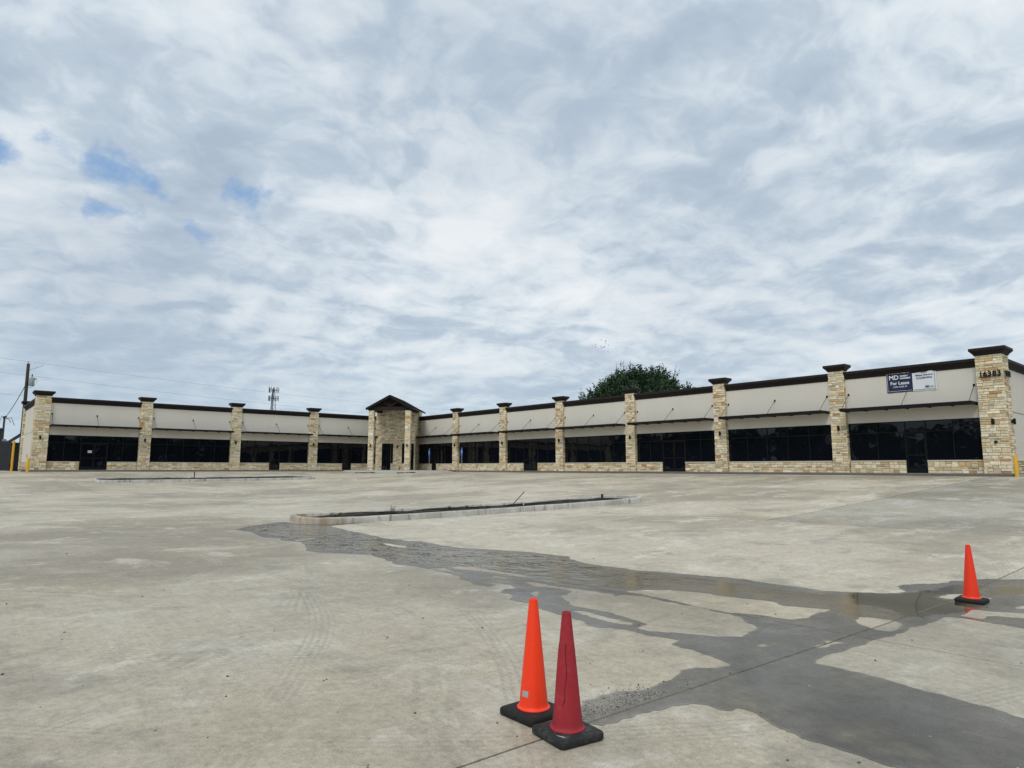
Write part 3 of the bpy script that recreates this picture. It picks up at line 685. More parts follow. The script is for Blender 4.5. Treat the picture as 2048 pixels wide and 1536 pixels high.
def ashlar(s0, s1, z0, z1):
    """rectangles of coursed random stone"""
    out = []; z = z0
    while z < z1 - .02:
        h = srng.choice((.11, .14, .16, .18, .2, .24))
        if z + h > z1 - .08: h = z1 - z
        s = s0
        while s < s1 - .01:
            L = srng.uniform(.16, .62) if h < .19 else srng.uniform(.22, .5)
            if s + L > s1 - .14: L = s1 - s
            if h >= .18 and srng.random() < .42:
                c = srng.uniform(.4, .6) * h; out += [(s, s + L, z, z + c), (s, s + L, z + c, z + h)]
            else: out.append((s, s + L, z, z + h))
            s += L
        z += h
    return out

def stone_geo(mb, r, F, n0, warm, shift=(0, 0, 0)):
    s0, s1, z0, z1 = r; g = .007; d = srng.uniform(.022, .05); b = .011
    j = lambda q=.006: srng.uniform(-q, q)
    ring = [(s0 + g + abs(j()), z0 + g + abs(j())), (s1 - g - abs(j()), z0 + g + abs(j())), (s1 - g - abs(j()), z1 - g - abs(j())), (s0 + g + abs(j()), z1 - g - abs(j()))]
    cs, cz = (s0 + s1) / 2, (z0 + z1) / 2
    ins = [(s + (b if s < cs else -b), z + (b if z < cz else -b)) for s, z in ring]
    vs = [F(s, n0 - .01, z) for s, z in ring] + [F(s, n0 + d - .012, z) for s, z in ring] + [F(s, n0 + d + j(.007), z) for s, z in ins]
    vs = [(v[0] - shift[0], v[1] - shift[1], v[2] - shift[2]) for v in vs]
    fs = [(8, 9, 10, 11)] + [(i, (i + 1) % 4, 4 + (i + 1) % 4, 4 + i) for i in range(4)] + [(4 + i, 4 + (i + 1) % 4, 8 + (i + 1) % 4, 8 + i) for i in range(4)]
    mb.add(vs, fs, tone(warm))

stones_left = [300]
def clad(part, F, s0, s1, z0, z1, n0, warm, veneer):
    """stones of one face; the nearest faces get single stones, the others one joined veneer"""
    for r in ashlar(s0, s1, z0, z1):
        if veneer is None and stones_left[0] > 0:
            stones_left[0] -= 1
            c = Vector(F((r[0] + r[1]) / 2, n0, r[2])); m = MB(); stone_geo(m, r, F, n0, warm, c)
            o = m.build('stone', M['stone'], part); o.location = c
        else: stone_geo(veneer if veneer is not None else spare[part.name], r, F, n0, warm)
spare = {}

def cap(F, s0, s1, n0, n1, z, parent):
    rings = [(0.0, 0), (.03, .012), (.045, .07), (.09, .12), (.15, .19), (.19, .225), (.205, .25), (.205, .37), (.19, .385)]
    m = MB()
    m.sweep([[F(s0 - o, n0 - o, z + h), F(s1 + o, n0 - o, z + h), F(s1 + o, n1 + o, z + h), F(s0 - o, n1 + o, z + h)] for o, h in rings])
    return m.build('column_cap', M['trim'], parent)

def column(F, s0, s1, n0, n1, ztop, near, sides=(True, True), name='stone_column', withcap=True, label=None):
    """a clad pier; near=True builds its stones one by one"""
    m = MB(); e = .04
    m.box(s0 + e, s1 - e, n0, n1 - e, -.3, ztop, F); part = m.build(name, M['mortar'], bld)
    v = MB(); spare[part.name] = v
    tgt = None if near else v
    clad(part, F, s0, s1, 0.0, ztop, n1 - e, .30, tgt)
    # returns: frames turned through a right angle
    if sides[0]:
        G = lambda s, n, z: F(s0 + e - n, s, z)
        clad(part, G, n0 + .0, n1, 0.0, ztop, 0.0, .35, tgt if (n1 - n0) > .7 else v)
    if sides[1]:
        G = lambda s, n, z: F(s1 - e + n, s, z)
        clad(part, G, n0 + .0, n1, 0.0, ztop, 0.0, .35, v)
    if v.v: v.build('stone_veneer', M['stone'], part, stuff=True)
    if withcap: cap(F, s0, s1, n0, n1, ztop, part)
    if label: part['label'] = label
    return part

def wainscot(F, s0, s1, near):
    m = MB(); m.box(s0, s1, -.25, -.0, -.3, SILL - .06, F); part = m.build('stone_wainscot', M['mortar'], bld)
    v = MB(); spare[part.name] = v
    clad(part, F, s0, s1, 0.0, SILL - .06, 0.0, .75, None if near else v)
    if v.v: v.build('stone_veneer', M['stone'], part, stuff=True)
    k = MB(); k.box(s0, s1, -.12, .065, SILL - .06, SILL, F); k.build('sill', M['sill'], part)

def panes(F, cells, n, part):
    for s0, s1, z0, z1 in cells:
        m = MB(); m.box(s0, s1, n - .012, n, z0, z1, F); m.build('pane', M['glass'], part)

def storefront(F, s0, s1, divs, doors, near):
    """divs: mullion lines; doors: list of (s0, s1, leaves)"""
    fr = .045; xs = [s0] + divs + [s1]
    isdoor = lambda a, b: any(d[0] - .02 < (a + b) / 2 < d[1] + .02 for d in doors)
    m = MB(); cells = []
    for i, s in enumerate(xs):
        lo = 0.0 if any(abs(s - d[0]) < .02 or abs(s - d[1]) < .02 for d in doors) else SILL
        m.box(s - fr / 2 + (fr / 2 if i == 0 else 0), s + fr / 2 - (fr / 2 if i == len(xs) - 1 else 0), -.15, -.055, lo, HEAD, F)
    for a, b in zip(xs, xs[1:]):
        a2, b2 = a + fr / 2, b - fr / 2
        m.box(a2, b2, -.148, -.057, HEAD - fr, HEAD, F); m.box(a2, b2, -.148, -.057, TRANS - fr / 2, TRANS + fr / 2, F)
        cells.append((a2, b2, TRANS + fr / 2, HEAD - fr))
        if not isdoor(a, b):
            m.box(a2, b2, -.148, -.057, SILL, SILL + fr, F); cells.append((a2, b2, SILL + fr, TRANS - fr / 2))
    w = m.build('window', M['frame'], bld); panes(F, cells, -.10, w)
    for d0, d1, leaves in doors:
        a = d0 + fr / 2; b = d1 - fr / 2; wd = (b - a) / leaves
        for k in range(leaves):
            p, q = a + k * wd + .006, a + (k + 1) * wd - .006; m = MB()
            m.box(p, p + .07, -.14, -.085, .01, TRANS - fr / 2 - .006, F); m.box(q - .07, q, -.14, -.085, .01, TRANS - fr / 2 - .006, F)
            m.box(p + .07, q - .07, -.139, -.086, .01, .24, F); m.box(p + .07, q - .07, -.139, -.086, TRANS - .12, TRANS - fr / 2 - .006, F)
            m.box(p + .07, q - .07, -.139, -.086, .98, 1.05, F)
            dr = m.build('door', M['door'], bld); panes(F, [(p + .07, q - .07, .24, .98), (p + .07, q - .07, 1.05, TRANS - .12)], -.11, dr)
            h = MB(); hs = q - .035 if k == 0 else p + .035
            h.tube([F(hs, -.085, .85), F(hs, -.03, .87), F(hs, -.03, 1.25), F(hs, -.085, 1.27)], .013, 6); h.build('handle', M['door'], dr)
    # stone below the glass, stucco above it, cornice
    cut = sorted(d[:2] for d in doors); s = s0
    for d0, d1 in cut + [(s1, s1)]:
        if d0 - s > .05: wainscot(F, s, d0 - (.0 if d0 == s1 else .02), near)
        s = d1 + .02
    m = MB(); m.box(s0 - .06, s1 + .06, -.30, 0.0, HEAD, WTOP - .45, F); m.build('stucco_wall', M['stucco'], bld)
    cornice(F, s0 - .05, s1 + .05)

CPROF = [(-.28, 5.64), (.02, 5.64), (.035, 5.66), (.045, 5.72), (.10, 5.80), (.165, 5.90), (.21, 5.945), (.225, 5.96), (.225, 6.09), (.205, 6.11), (-.28, 6.11)]
def cornice(F, s0, s1, prof=CPROF):
    m = MB(); m.sweep([[F(s, n, z) for n, z in prof] for s in (s0, s1)]); return m.build('cornice', M['trim'], bld)

def canopy(F, s0, s1, rods=None):
    m = MB(); z0, z1, D = 3.61, 3.78, 1.2
    m.box(s0, s1, D - .06, D, z0, z1, F); m.box(s0, s0 + .06, .0, D - .06, z0, z1 - .001, F); m.box(s1 - .06, s1, .0, D - .06, z0, z1 - .001, F)
    m.box(s0 + .06, s1 - .06, .0, D - .06, z0 + .05, z0 + .09, F)
    for k in range(1, 6):
        s = s0 + (s1 - s0) * k / 6; m.box(s - .02, s + .02, .001, D - .06, z0 + .002, z0 + .05, F)
    c = m.build('canopy', M['steel'], bld)
    for s in (rods or (s0 + .10, (s0 + s1) / 2, s1 - .10)):
        r = MB(); r.tube([F(s, .02, 4.70), F(s, D - .10, z1)], .014, 6); r.box(s - .05, s + .05, 0.001, .03, 4.64, 4.76, F)
        r.build('tie_rod', M['steel'], c)

def five(s0, s1): return [s0 + (s1 - s0) * k / 5 for k in range(1, 5)]

# right wing, from the numbered end tower to the corner
storefront(FR, 10.45, 17.22, [11.77, 13.11, 14.16, 15.65], [(13.11, 14.16, 1)], True); canopy(FR, 10.5, 17.2)
tower_part = column(FR, 9.18, 10.40, -.80, .36, 6.20, True, (True, False), label='end tower clad in cream limestone with the street number')
def mid_column(s, near=False): return column(FR, s, s + .94, -.25, .21, 6.20, near)
mid_column(17.25, True)
storefront(FR, 18.27, 25.38, five(18.27, 25.38), [], False); canopy(FR, 18.3, 25.35); mid_column(25.40)
storefront(FR, 26.43, 33.44, [27.66, 28.98, 31.0, 32.15], [(28.98, 31.0, 2)], False); canopy(FR, 26.45, 33.4); mid_column(33.45)
storefront(FR, 34.49, 41.45, five(34.49, 41.45), [], False); canopy(FR, 34.5, 41.45); mid_column(41.46)
storefront(FR, 42.47, 49.31, [43.69, 44.96, 46.9, 48.05], [(44.96, 46.9, 2)], False); canopy(FR, 42.5, 49.3); mid_column(49.32)
storefront(FR, 50.38, 57.20, five(50.38, 57.2), [], False); canopy(FR, 50.4, 57.2); mid_column(57.21)
storefront(FR, 58.27, 65.9, [59.85, 61.44, 62.36, 63.9], [(61.44, 62.36, 1)], False); canopy(FR, 58.3, 65.2, (58.4, 61.6, 64.9))
# left wing, from its free end to the corner
column(FL, 5.68, 6.76, -.90, .21, 6.20, False, (True, True))
storefront(FL, 6.77, 13.52, [7.93, 9.13, 11.16, 12.30], [(9.13, 11.16, 2)], False); canopy(FL, 6.8, 13.5)
def left_column(s): return column(FL, s, s + .96, -.25, .21, 6.20, False)
left_column(13.53)
storefront(FL, 14.52, 21.53, five(14.52, 21.53), [], False); canopy(FL, 14.55, 21.5); left_column(21.54)
storefront(FL, 22.53, 29.58, [24.04, 25.52, 26.57, 28.0], [(25.52, 26.57, 1)], False); canopy(FL, 22.55, 29.55); left_column(29.58)
storefront(FL, 30.57, 38.6, [32.2, 33.55, 34.6, 36.6], [(33.55, 34.6, 1)], False); canopy(FL, 30.6, 37.7, (30.7, 34.1, 37.5))

# end walls, backs and roofs
def shell():
    m = MB()
    m.box(42.05, 56.5, 9.50, 80.0, -.3, 5.80)
    m.build('rear_block', M['stucco'], bld)
    m = MB(); m.box(5.95, 42.04, 68.1, 80.0, -.3, 5.80); m.build('rear_block', M['stucco'], bld)
    # end wall of the right wing
    G = lambda s, n, z: (s, 9.50 - n, z)
    cornice(G, 42.5, 56.5); wainscot(G, 42.55, 56.0, False)
    m = MB(); m.box(42.5, 56.5, .0, .02, 3.30, 3.315, G); m.build('control_joint', M['kerb'], bld)
    # end wall of the left wing with its rear pier
    G2 = lambda s, n, z: (5.95 - n, s, z)
    cornice(G2, 68.55, 79.3); wainscot(G2, 68.62, 79.2, False)
    m = MB(); m.box(68.6, 79.2, .0, .012, 3.30, 3.315, G2); m.build('control_joint', M['kerb'], bld)
    column(G2, 79.2, 80.1, -.4, .16, 6.2, False)
shell()

# the gabled entrance across the inner corner
def entrance():
    F4 = FD(4.0); t0, t1 = -2.54, 1.88
    m = MB(); m.box(t0, t1, -3.6, 0.0, -.3, 6.75, F4); room = m.build('entrance_wall', M['mortar'], bld)
    v = MB(); spare[room.name] = v
    for a, b, z0, z1 in ((t0, -1.84, 0, HEAD), (-.56, .44, 0, HEAD), (-.83, -.56, 0, .70), (.44, 1.44, 0, .70), (1.80, t1, 0, HEAD), (t0, t1, HEAD, 6.70)):
        clad(room, F4, a, b, z0, z1, 0.0, .30, v)
    G = lambda s, n, z: F4(t1 + n, s, z); clad(room, G, -2.3, 0.0, 0, 6.70, 0.0, .3, v)
    G = lambda s, n, z: F4(t0 - n, s, z); clad(room, G, -1.6, 0.0, 0, 6.70, 0.0, .3, v)
    v.build('stone_veneer', M['stone'], room, stuff=True)
    for d0, d1, w0, w1 in ((-1.83, -.84, -.82, -.57), (1.45, 1.79, .45, 1.43)):
        dm = MB(); dm.box(d0, d0 + .05, .001, .03, 0, HEAD, F4); dm.box(d1 - .05, d1, .001, .03, 0, HEAD, F4); dm.box(d0 + .05, d1 - .05, .002, .029, TRANS, TRANS + .05, F4)
        d = dm.build('door', M['door'], bld); panes(F4, [(d0 + .05, d1 - .05, .02, TRANS), (d0 + .05, d1 - .05, TRANS + .05, HEAD)], .014, d)
        wm = MB(); wm.box(w0, w1, .001, .03, .70, .745, F4); w = wm.build('window', M['frame'], bld); panes(F4, [(w0, w1, .745, HEAD)], .014, w)
        sm = MB(); sm.box(w0, w1, .031, .07, .70, .75, F4); sm.build('sill', M['sill'], w)
    gi = MB(); gi.sweep([[F4(-2.35, n, 6.75), F4(2.35, n, 6.75), F4(0, n, 7.85)] for n in (-.2, 0.0)]); gi.build('gable_wall', M['trim'], bld)
    F8 = FD(7.77)
    for t in (-1.98, 1.98):
        Fc = lambda s, n, z, t=t: F8(t + s, n, z)
        column(Fc, -.285, .285, -.285, .285, 6.32, False, (True, True), 'portico_column', False)
    # roof
    ro = MB(); F0 = FD(0.0); e0, e1 = 8.22, 1.6; H, E, hw = 7.98, 6.58, 2.55
    for sg in (-1, 1):
        ro.sweep([[F0(0, o, H), F0(sg * hw, o, E), F0(sg * hw, o, E - .13), F0(0, o, H - .14)] for o in (e0, e1)])
    roof = ro.build('portico_roof', M['steel'], bld)
    for k in range(12):        # standing seams
        o = e1 + .25 + k * .56
        for sg in (-1, 1):
            b = MB(); b.bar(F0(0, o, H + .02), F0(sg * hw, o, E + .02), .03, .05); b.build('seam', M['trim'], roof)
    for sg in (-1, 1):
        b = MB(); b.bar(F0(0, e0 + .02, H - .13), F0(sg * hw, e0 + .02, E - .12), .05, .26); b.build('rake_board', M['steel'], roof)
    tr = MB(); o = 7.85
    tr.bar(F0(-2.35, o, 6.54), F0(2.35, o, 6.54), .22, .40); trp = tr.build('truss', M['trim'], bld)
    for p, q, w in (((0, 6.76), (0, 7.75), .16), ((0, 6.80), (.95, 7.36), .13), ((0, 6.80), (-.95, 7.36), .13), ((0, 7.78), (2.25, 6.68), .15), ((0, 7.78), (-2.25, 6.68), .15)):
        b = MB(); b.bar(F0(p[0], o, p[1]), F0(q[0], o, q[1]), .12, w); b.build('brace', M['trim'], trp)
    for t in (-2.0, 2.0):
        b = MB(); b.bar(F0(t, 7.7, 6.52), F0(t, 4.02, 6.52), .2, .34); b.build('side_beam', M['trim'], trp)
    for k in range(5):
        oo = 7.2 - k * .7
        for sg in (-1, 1):
            b = MB(); b.bar(F0(sg * .08, oo, H - .27), F0(sg * 2.35, oo, E - .13), .07, .16); b.build('rafter', M['stake'], roof)
entrance()

# ------------------------------------------------------------------ writing
def text_mesh(body, size, bold=0.0, depth=.004, align='CENTER'):
    cu = bpy.data.curves.new('lettering', 'FONT'); cu.body = body; cu.size = size; cu.align_x = align; cu.align_y = 'BOTTOM_BASELINE'
    cu.extrude = depth; cu.offset = bold; cu.resolution_u = 3
    o = bpy.data.objects.new('lettering', cu); C.objects.link(o)
    bpy.context.view_layer.update()
    me = bpy.data.meshes.new_from_object(o.evaluated_get(bpy.context.evaluated_depsgraph_get()))
    bpy.data.objects.remove(o); return me
def frame_matrix(x, n, loc):
    x, n = Vector(x), Vector(n); z = Vector((0, 0, 1)); Mx = Matrix.Identity(4)
    for i in range(3): Mx[i][0] = x[i]; Mx[i][1] = z[i]; Mx[i][2] = n[i]; Mx[i][3] = loc[i]
    return Mx
def lettering(body, size, m, x, n, loc, parent, width=None, bold=0.0, depth=.004, align='CENTER', name='lettering'):
    me = text_mesh(body, size, bold, depth, align); me.materials.clear(); me.materials.append(m)
    if width:
        xs = [v.co.x for v in me.vertices]; k = width / max(1e-6, max(xs) - min(xs))
        for v in me.vertices: v.co.x *= k
    o = link(name, me, parent); Mx = frame_matrix(x, n, loc)
    o.matrix_basis = Mx
    return o
XR, NR_ = (0, -1, 0), (-1, 0, 0)
def address():
    for i, ch in enumerate('16383'):
        s = 10.20 - i * .205 - (0 if i else .02)
        lettering(ch, .38, M['steel'], XR, NR_, FR(s - .02, .40, 5.07), bld, bold=.008, depth=.015, name='address_number')
    m = MB(); m.box(9.30, 10.27, .385, .41, 5.03, 5.06, FR); m.build('address_rail', M['steel'], bld)
    for i, ch in enumerate('16383'):
        lettering(ch, .38, M['steel'], (1, 0, 0), (0, -1, 0), (41.55 + i * .2, 9.13, 5.07), bld, bold=.008, depth=.015, name='address_number')
    m = MB(); m.box(41.42, 42.42, 9.10, 9.135, 5.03, 5.06); m.build('address_rail', M['steel'], bld)
    m = MB(); m.box(9.70, 9.83, .36, .43, 1.57, 1.69, FR); m.build('electrical_box', M['steel'], bld)
address()

# ------------------------------------------------------------------ banner on the right wing
def banner():
    t = thing('lease_banner', FR(13.62, .02, 4.62), 'navy and white For Lease banner hung under the cornice beside the numbered tower', 'banner')
    def sheet(s0, s1, m, seed, name):
        r = random.Random(seed); nu, nv = 14, 8; mb = MB(); vs = []
        for k, off in ((0, 0.0), (1, .012)):
            for j in range(nv + 1):
                for i in range(nu + 1):
                    u, v = i / nu, j / nv
                    wv = .010 * math.sin(5 * u + 3.2 * v + seed) + .007 * math.sin(11 * u - 6 * v + 2 * seed)
                    vs.append(FR(s0 + (s1 - s0) * u, .03 - off + wv * (0 if i in (0, nu) else 1), 4.62 + 1.27 * v))
        W = nu + 1; B = W * (nv + 1)
        fs = [(j * W + i, j * W + i + 1, (j + 1) * W + i + 1, (j + 1) * W + i) for j in range(nv) for i in range(nu)]
        fs += [tuple(B + q for q in f[::-1]) for f in fs]
        mb.add(vs, fs); return mb.build(name, m, t, smooth=True, fix=False)
    L = sheet(14.90, 13.535, M['navy'], 1.0, 'navy_half'); W = sheet(13.535, 12.34, M['white'], 2.0, 'white_half')
    P = lambda s, z: FR(s, .050, z)
    for s0, s1, z0, z1, m, par in ((14.84, 13.60, 5.82, 5.835, 'whiteprint', L), (14.84, 13.60, 4.685, 4.70, 'whiteprint', L), (14.855, 14.84, 4.685, 5.835, 'whiteprint', L),
                                (13.47, 12.42, 5.82, 5.835, 'blackprint', W), (13.47, 12.42, 4.685, 4.70, 'blackprint', W), (12.42, 12.405, 4.685, 5.835, 'blackprint', W)):
        b = MB(); b.box(min(s0, s1), max(s0, s1), .047, .052, z0, z1, FR); b.build('border_line', M[m], par)
    def tx(body, s, z, size, m, par, w=None, bold=0.0): lettering(body, size, M[m], XR, NR_, P(s, z), par, w, bold, .002)
    tx('Professionally Managed By', 14.22, 5.70, .085, 'whiteprint', L, 1.05)
    tx('MD', 14.50, 5.36, .36, 'whiteprint', L, .50, .007)
    tx('PROPERTY', 13.96, 5.50, .115, 'whiteprint', L, .42, .006); tx('MANAGEMENT', 13.90, 5.37, .115, 'whiteprint', L, .56, .006)
    tx('For Lease', 14.20, 5.06, .26, 'whiteprint', L, .98, .006)
    tx('1,000-4,000 SF', 14.20, 4.89, .13, 'whiteprint', L, .74, .001)
    tx('Contact', 12.93, 5.61, .07, 'navyprint', W, .30)
    tx('Shane Hendrix', 12.93, 5.46, .125, 'navyprint', W, .88, .003); tx('214.450.8926', 12.93, 5.30, .125, 'navyprint', W, .80, .003)
    tx('MD', 12.80, 4.79, .13, 'navyprint', W, .20, .006); tx('PROPERTY', 12.56, 4.80, .06, 'navyprint', W, .22, .001)
banner()

# ------------------------------------------------------------------ wall lamps
def lamp(F, s, n, label, z=2.68):
    c = F(s, n, z)
    t = thing('wall_lamp', c, label, 'lamp', 'black up-and-down wall lamps')
    m = MB(); m.box(s - .055, s + .055, n - .02, n + .025, z - .09, z + .09, F); m.build('back_plate', M['steel'], t)
    b = MB(); cx, cy, _ = F(s, n + .10, 0)
    b.lathe([(.0, z - .155), (.05, z - .155), (.062, z - .15), (.062, z + .15), (.05, z + .155), (.0, z + .155)], 14, (cx, cy, 0)); smooth_angle(b.build('lamp_body', M['steel'], t), 40)
    a = MB(); a.box(s - .02, s + .02, n + .02, n + .06, z - .02, z + .02, F); a.build('arm', M['steel'], t)
ordn = ['first', 'second', 'third', 'fourth', 'fifth', 'sixth']
lamp(FR, 9.81, .36, 'black wall lamp on the front of the numbered end tower')
lamp(lambda s, n, z: (s, 9.18 - n, z), 41.95, .04, 'black wall lamp on the side face of the numbered end tower')
for i, s in enumerate((17.25, 25.40, 33.45, 41.46, 49.32, 57.21)):
    lamp(FR, s + .45, .21, 'black wall lamp on the %s stone pier left of the numbered end tower' % ordn[i])
lamp(FL, 6.18, .21, 'black wall lamp on the front of the stone pier at the far left end')
lamp(lambda s, n, z: (5.95 - n, s, z), 68.75, .0, 'black wall lamp on the stucco end wall at the far left')
for i, s in enumerate((13.53, 21.54, 29.58)):
    lamp(FL, s + .46, .21, 'black wall lamp on the %s stone pier right of the far left end pier' % ordn[i])
F8 = FD(7.77)
lamp(lambda s, n, z: F8(-1.98 + s, n, z), 0, .285, 'black wall lamp on the left pillar of the gabled entrance', 2.60)
lamp(lambda s, n, z: F8(1.98 + s, n, z), 0, .285, 'black wall lamp on the right pillar of the gabled entrance', 2.60)
lamp(FD(4.0), -.06, .05, 'black wall lamp on the shaded stone wall inside the gabled entrance', 2.57)

n_ = MB(); n_.box(9.68, 9.99, -.084, -.081, 1.47, 1.68, FL)
tag(n_.build('paper_notice', M['paper']), 'small pale paper notice stuck on the double door at the far left', 'notice')

# ------------------------------------------------------------------ traffic cones
def cone(x, y, rot, scale, body_m, base_m, label, lean=(0, 0), sticker=False, cracked=False):
    t = thing('traffic_cone', (x, y, float(gz(x, y)) + .005), label, 'cone', 'traffic cones', R(rot), world=False)
    t.scale = (scale,) * 3; t.rotation_euler = (R(lean[0]), R(lean[1]), R(rot))
    b = MB(); h = .158; r = .03; rings = []
    for o, z in ((-.004, 0), (.0, .006), (.0, .030), (-.006, .040), (-.018, .0455), (-.05, .047)):
        ring = []
        for sx, sy, a0 in ((1, 1, 0), (-1, 1, 90), (-1, -1, 180), (1, -1, 270)):
            for k in range(6):
                a = R(a0 + k * 18); rr = max(.006, r + o * .6); ring.append(((sx * (h + o - rr) + rr * math.cos(a)), (sy * (h + o - rr) + rr * math.sin(a)), z))
        rings.append(ring)
    b.sweep(rings); base = b.build('base', base_m, t); smooth_angle(base, 50)
    c = MB(); H = .70
    def rad(z): return .092 + (.0265 - .092) * (z - .05) / (H - .05)
    prof = [(.098, .046), (.1035, .047), (.1045, .051), (.102, .055), (.096, .057), (.0925, .061), (rad(.075), .075)] + [(rad(z), z) for z in np.linspace(.10, H - .035, 14)]
    prof += [(.0268, H - .012), (.0272, H - .004), (.0255, H), (.020, H), (.0185, H - .006), (.020, H - .25)]
    c.lathe(prof, 40)
    if cracked:
        c.v = [(px + .0022 * math.sin(5 * math.atan2(py, px) + 9 * pz) * (pz < .5), py + .002 * math.sin(4 * math.atan2(py, px) + 7 * pz) * (pz < .5), pz) for px, py, pz in c.v]
    body = c.build('cone_body', body_m, t); smooth_angle(body, 60)
    def ribbon(angs, zs, w, off, m, name, parent):
        rb = MB(); vs = []
        for a, z in zip(angs, zs):
            for sg in (-1, 1):
                q = a + sg * w / rad(z) / 2; rr = rad(z) + off; vs.append((rr * math.cos(q), rr * math.sin(q), z))
        rb.add(vs, [(2 * i, 2 * i + 1, 2 * i + 3, 2 * i + 2) for i in range(len(zs) - 1)]); rb.build(name, m, parent, fix=False)
    face = math.atan2(-y, -x) - R(rot)                  # the side turned to the street
    if sticker:
        zs = np.linspace(.125, .160, 5)
        rb = MB(); vs = []; n = 7
        for z in zs:
            for k in range(n):
                q = face - .95 + .55 * k / (n - 1); rr = rad(z) + .0012; vs.append((rr * math.cos(q), rr * math.sin(q), z))
        rb.add(vs, [(j * n + k, j * n + k + 1, (j + 1) * n + k + 1, (j + 1) * n + k) for j in range(4) for k in range(n - 1)]); rb.build('sticker', M['foil'], t, smooth=True, fix=False)
    if cracked:
        zs = [.19, .205, .235, .27, .31, .345, .38, .41, .45, .49, .53]
        an = [face - .42, face - .25, face - .18, face - .20, face - .12, face - .06, face - .02, face - .08, face - .14, face - .18, face - .14]
        ribbon(an, zs, .0034, .0042, M['crack'], 'crack', body)
        ribbon([face + .05, face + .2, face + .38, face + .5], [.292, .298, .296, .290], .0026, .0042, M['crack'], 'crack', body)
        ribbon([face - .2, face + .1, face + .4, face + .75], [.105, .098, .094, .097], .002, .004, M['crack'], 'crack', body)
        sc = MB(); sc.add([(-.13, -.05, .0478), (-.125, -.065, .0478), (-.10, -.115, .0478), (-.112, -.11, .0478), (-.122, -.085, .0478)], [(0, 1, 2, 3, 4)]); sc.build('scuff', M['paper'], base, fix=False)
cone(2.90, 3.17, 0, .985, M['cone_new'], M['rubber'], 'bright orange cone standing just behind the faded red cone', sticker=True)
cone(2.826, 2.806, -8, .967, M['cone_old'], M['rubber_old'], 'faded dark red cracked cone on the dusty black base in front', cracked=True)
cone(9.66, 2.67, 2, .965, M['cone_new2'], M['rubber'], 'orange cone standing alone in the puddle at the right', lean=(.5, -.5))

# ------------------------------------------------------------------ bollards, gate, signs
def bollard(x, y, h, r, label):
    z = float(gz(x, y)); m = MB()
    m.lathe([(r, z - .1), (r, z + h - .03), (r * .92, z + h - .012), (r * .6, z + h), (0, z + h + .004)], 18, (x, y, 0))
    t = thing('bollard', (x, y, z), label, 'bollard', 'yellow steel bollards')
    smooth_angle(m.build('post', M['yellow'], t), 40)
    return t
bollard(39.9, 8.70, 1.05, .085, 'yellow bollard at the foot of the numbered end tower')
tl = bollard(5.35, 65.3, 1.10, .10, 'yellow bollard before the stone pier at the far left')
k = MB(); k.tube([(5.25, 65.25, .98), (5.22, 65.25, 1.22)], .025, 8); k.build('reflector', M['red'], tl)

def gate():
    t = thing('enclosure_gate', (3.2, 66.5, -.13), 'tall black slatted enclosure gate at the left edge of the lot', 'gate')
    for k in range(15):
        x = 1.5 + k * .185; m = MB(); m.box(x, x + .175, 66.5, 66.53, -.05, 2.28); m.build('slat', M['shed'], t)
    m = MB(); m.box(1.4, 4.26, 66.54, 66.6, .15, .25); m.box(1.4, 4.26, 66.54, 66.6, 2.1, 2.2); m.build('rail', M['shed'], t)
    p = thing('gate_post', (4.40, 66.5, -.13), 'tall yellow post at the hinge side of the black gate', 'post')
    m = MB(); m.lathe([(.085, -.2), (.085, 2.3), (.05, 2.34), (0, 2.35)], 16, (4.40, 66.5, 0)); smooth_angle(m.build('pipe', M['yellow'], p), 40)
    for z in (.35, 2.05):
        m = MB(); m.box(4.26, 4.33, 66.46, 66.54, z - .07, z + .07); m.build('hinge', M['steel'], p)
gate()

def ada(y, label):
    x = 39.75; z0 = float(gz(x, y))
    t = thing('parking_sign', (x, y, z0), label, 'sign', 'blue accessible parking signs')
    m = MB(); m.box(x - .022, x + .022, y - .022, y + .022, z0 - .1, 2.32); m.build('post', M['galv'], t)
    F = lambda s, n, z: (x - .022 - n, y - s, z)
    p = MB(); p.box(-.155, .155, .001, .006, 1.62, 2.12, F); plate = p.build('sign_plate', M['blue'], t)
    w = MB(); w.lathe([(.028, -.002), (.028, .002), (0, .002)], 10)
    vs = [F(-.02 + a, .008, 2.035 + b) for a, b, c in w.v]; hd = MB(); hd.add(vs, w.f); 
    ring = [(-.02 + .085 * math.cos(R(q)), 1.82 + .085 * math.sin(R(q))) for q in range(110, 371, 20)]
    def stroke(pts, wd):
        for (a, b), (c, d) in zip(pts, pts[1:]): hd.bar(F(a, .009, b), F(c, .009, d), .005, wd, up=(0, 0, 1) if abs(b - d) < abs(a - c) else (0, 1, 0))
    stroke(ring, .026); stroke([(-.02, 2.0), (-.02, 1.88), (.055, 1.88), (.085, 1.77), (.11, 1.77)], .028); stroke([(-.02, 1.94), (.05, 1.94)], .024)
    hd.build('wheelchair_symbol', M['whiteprint'], plate)
    q = MB(); q.box(-.155, .155, .001, .006, 1.46, 1.60, F); q.build('lower_plate', M['blue'], t)
ada(59.9, 'blue accessible parking sign nearest the gabled entrance')
ada(54.05, 'blue accessible parking sign in front of the first pier right of the gabled entrance')

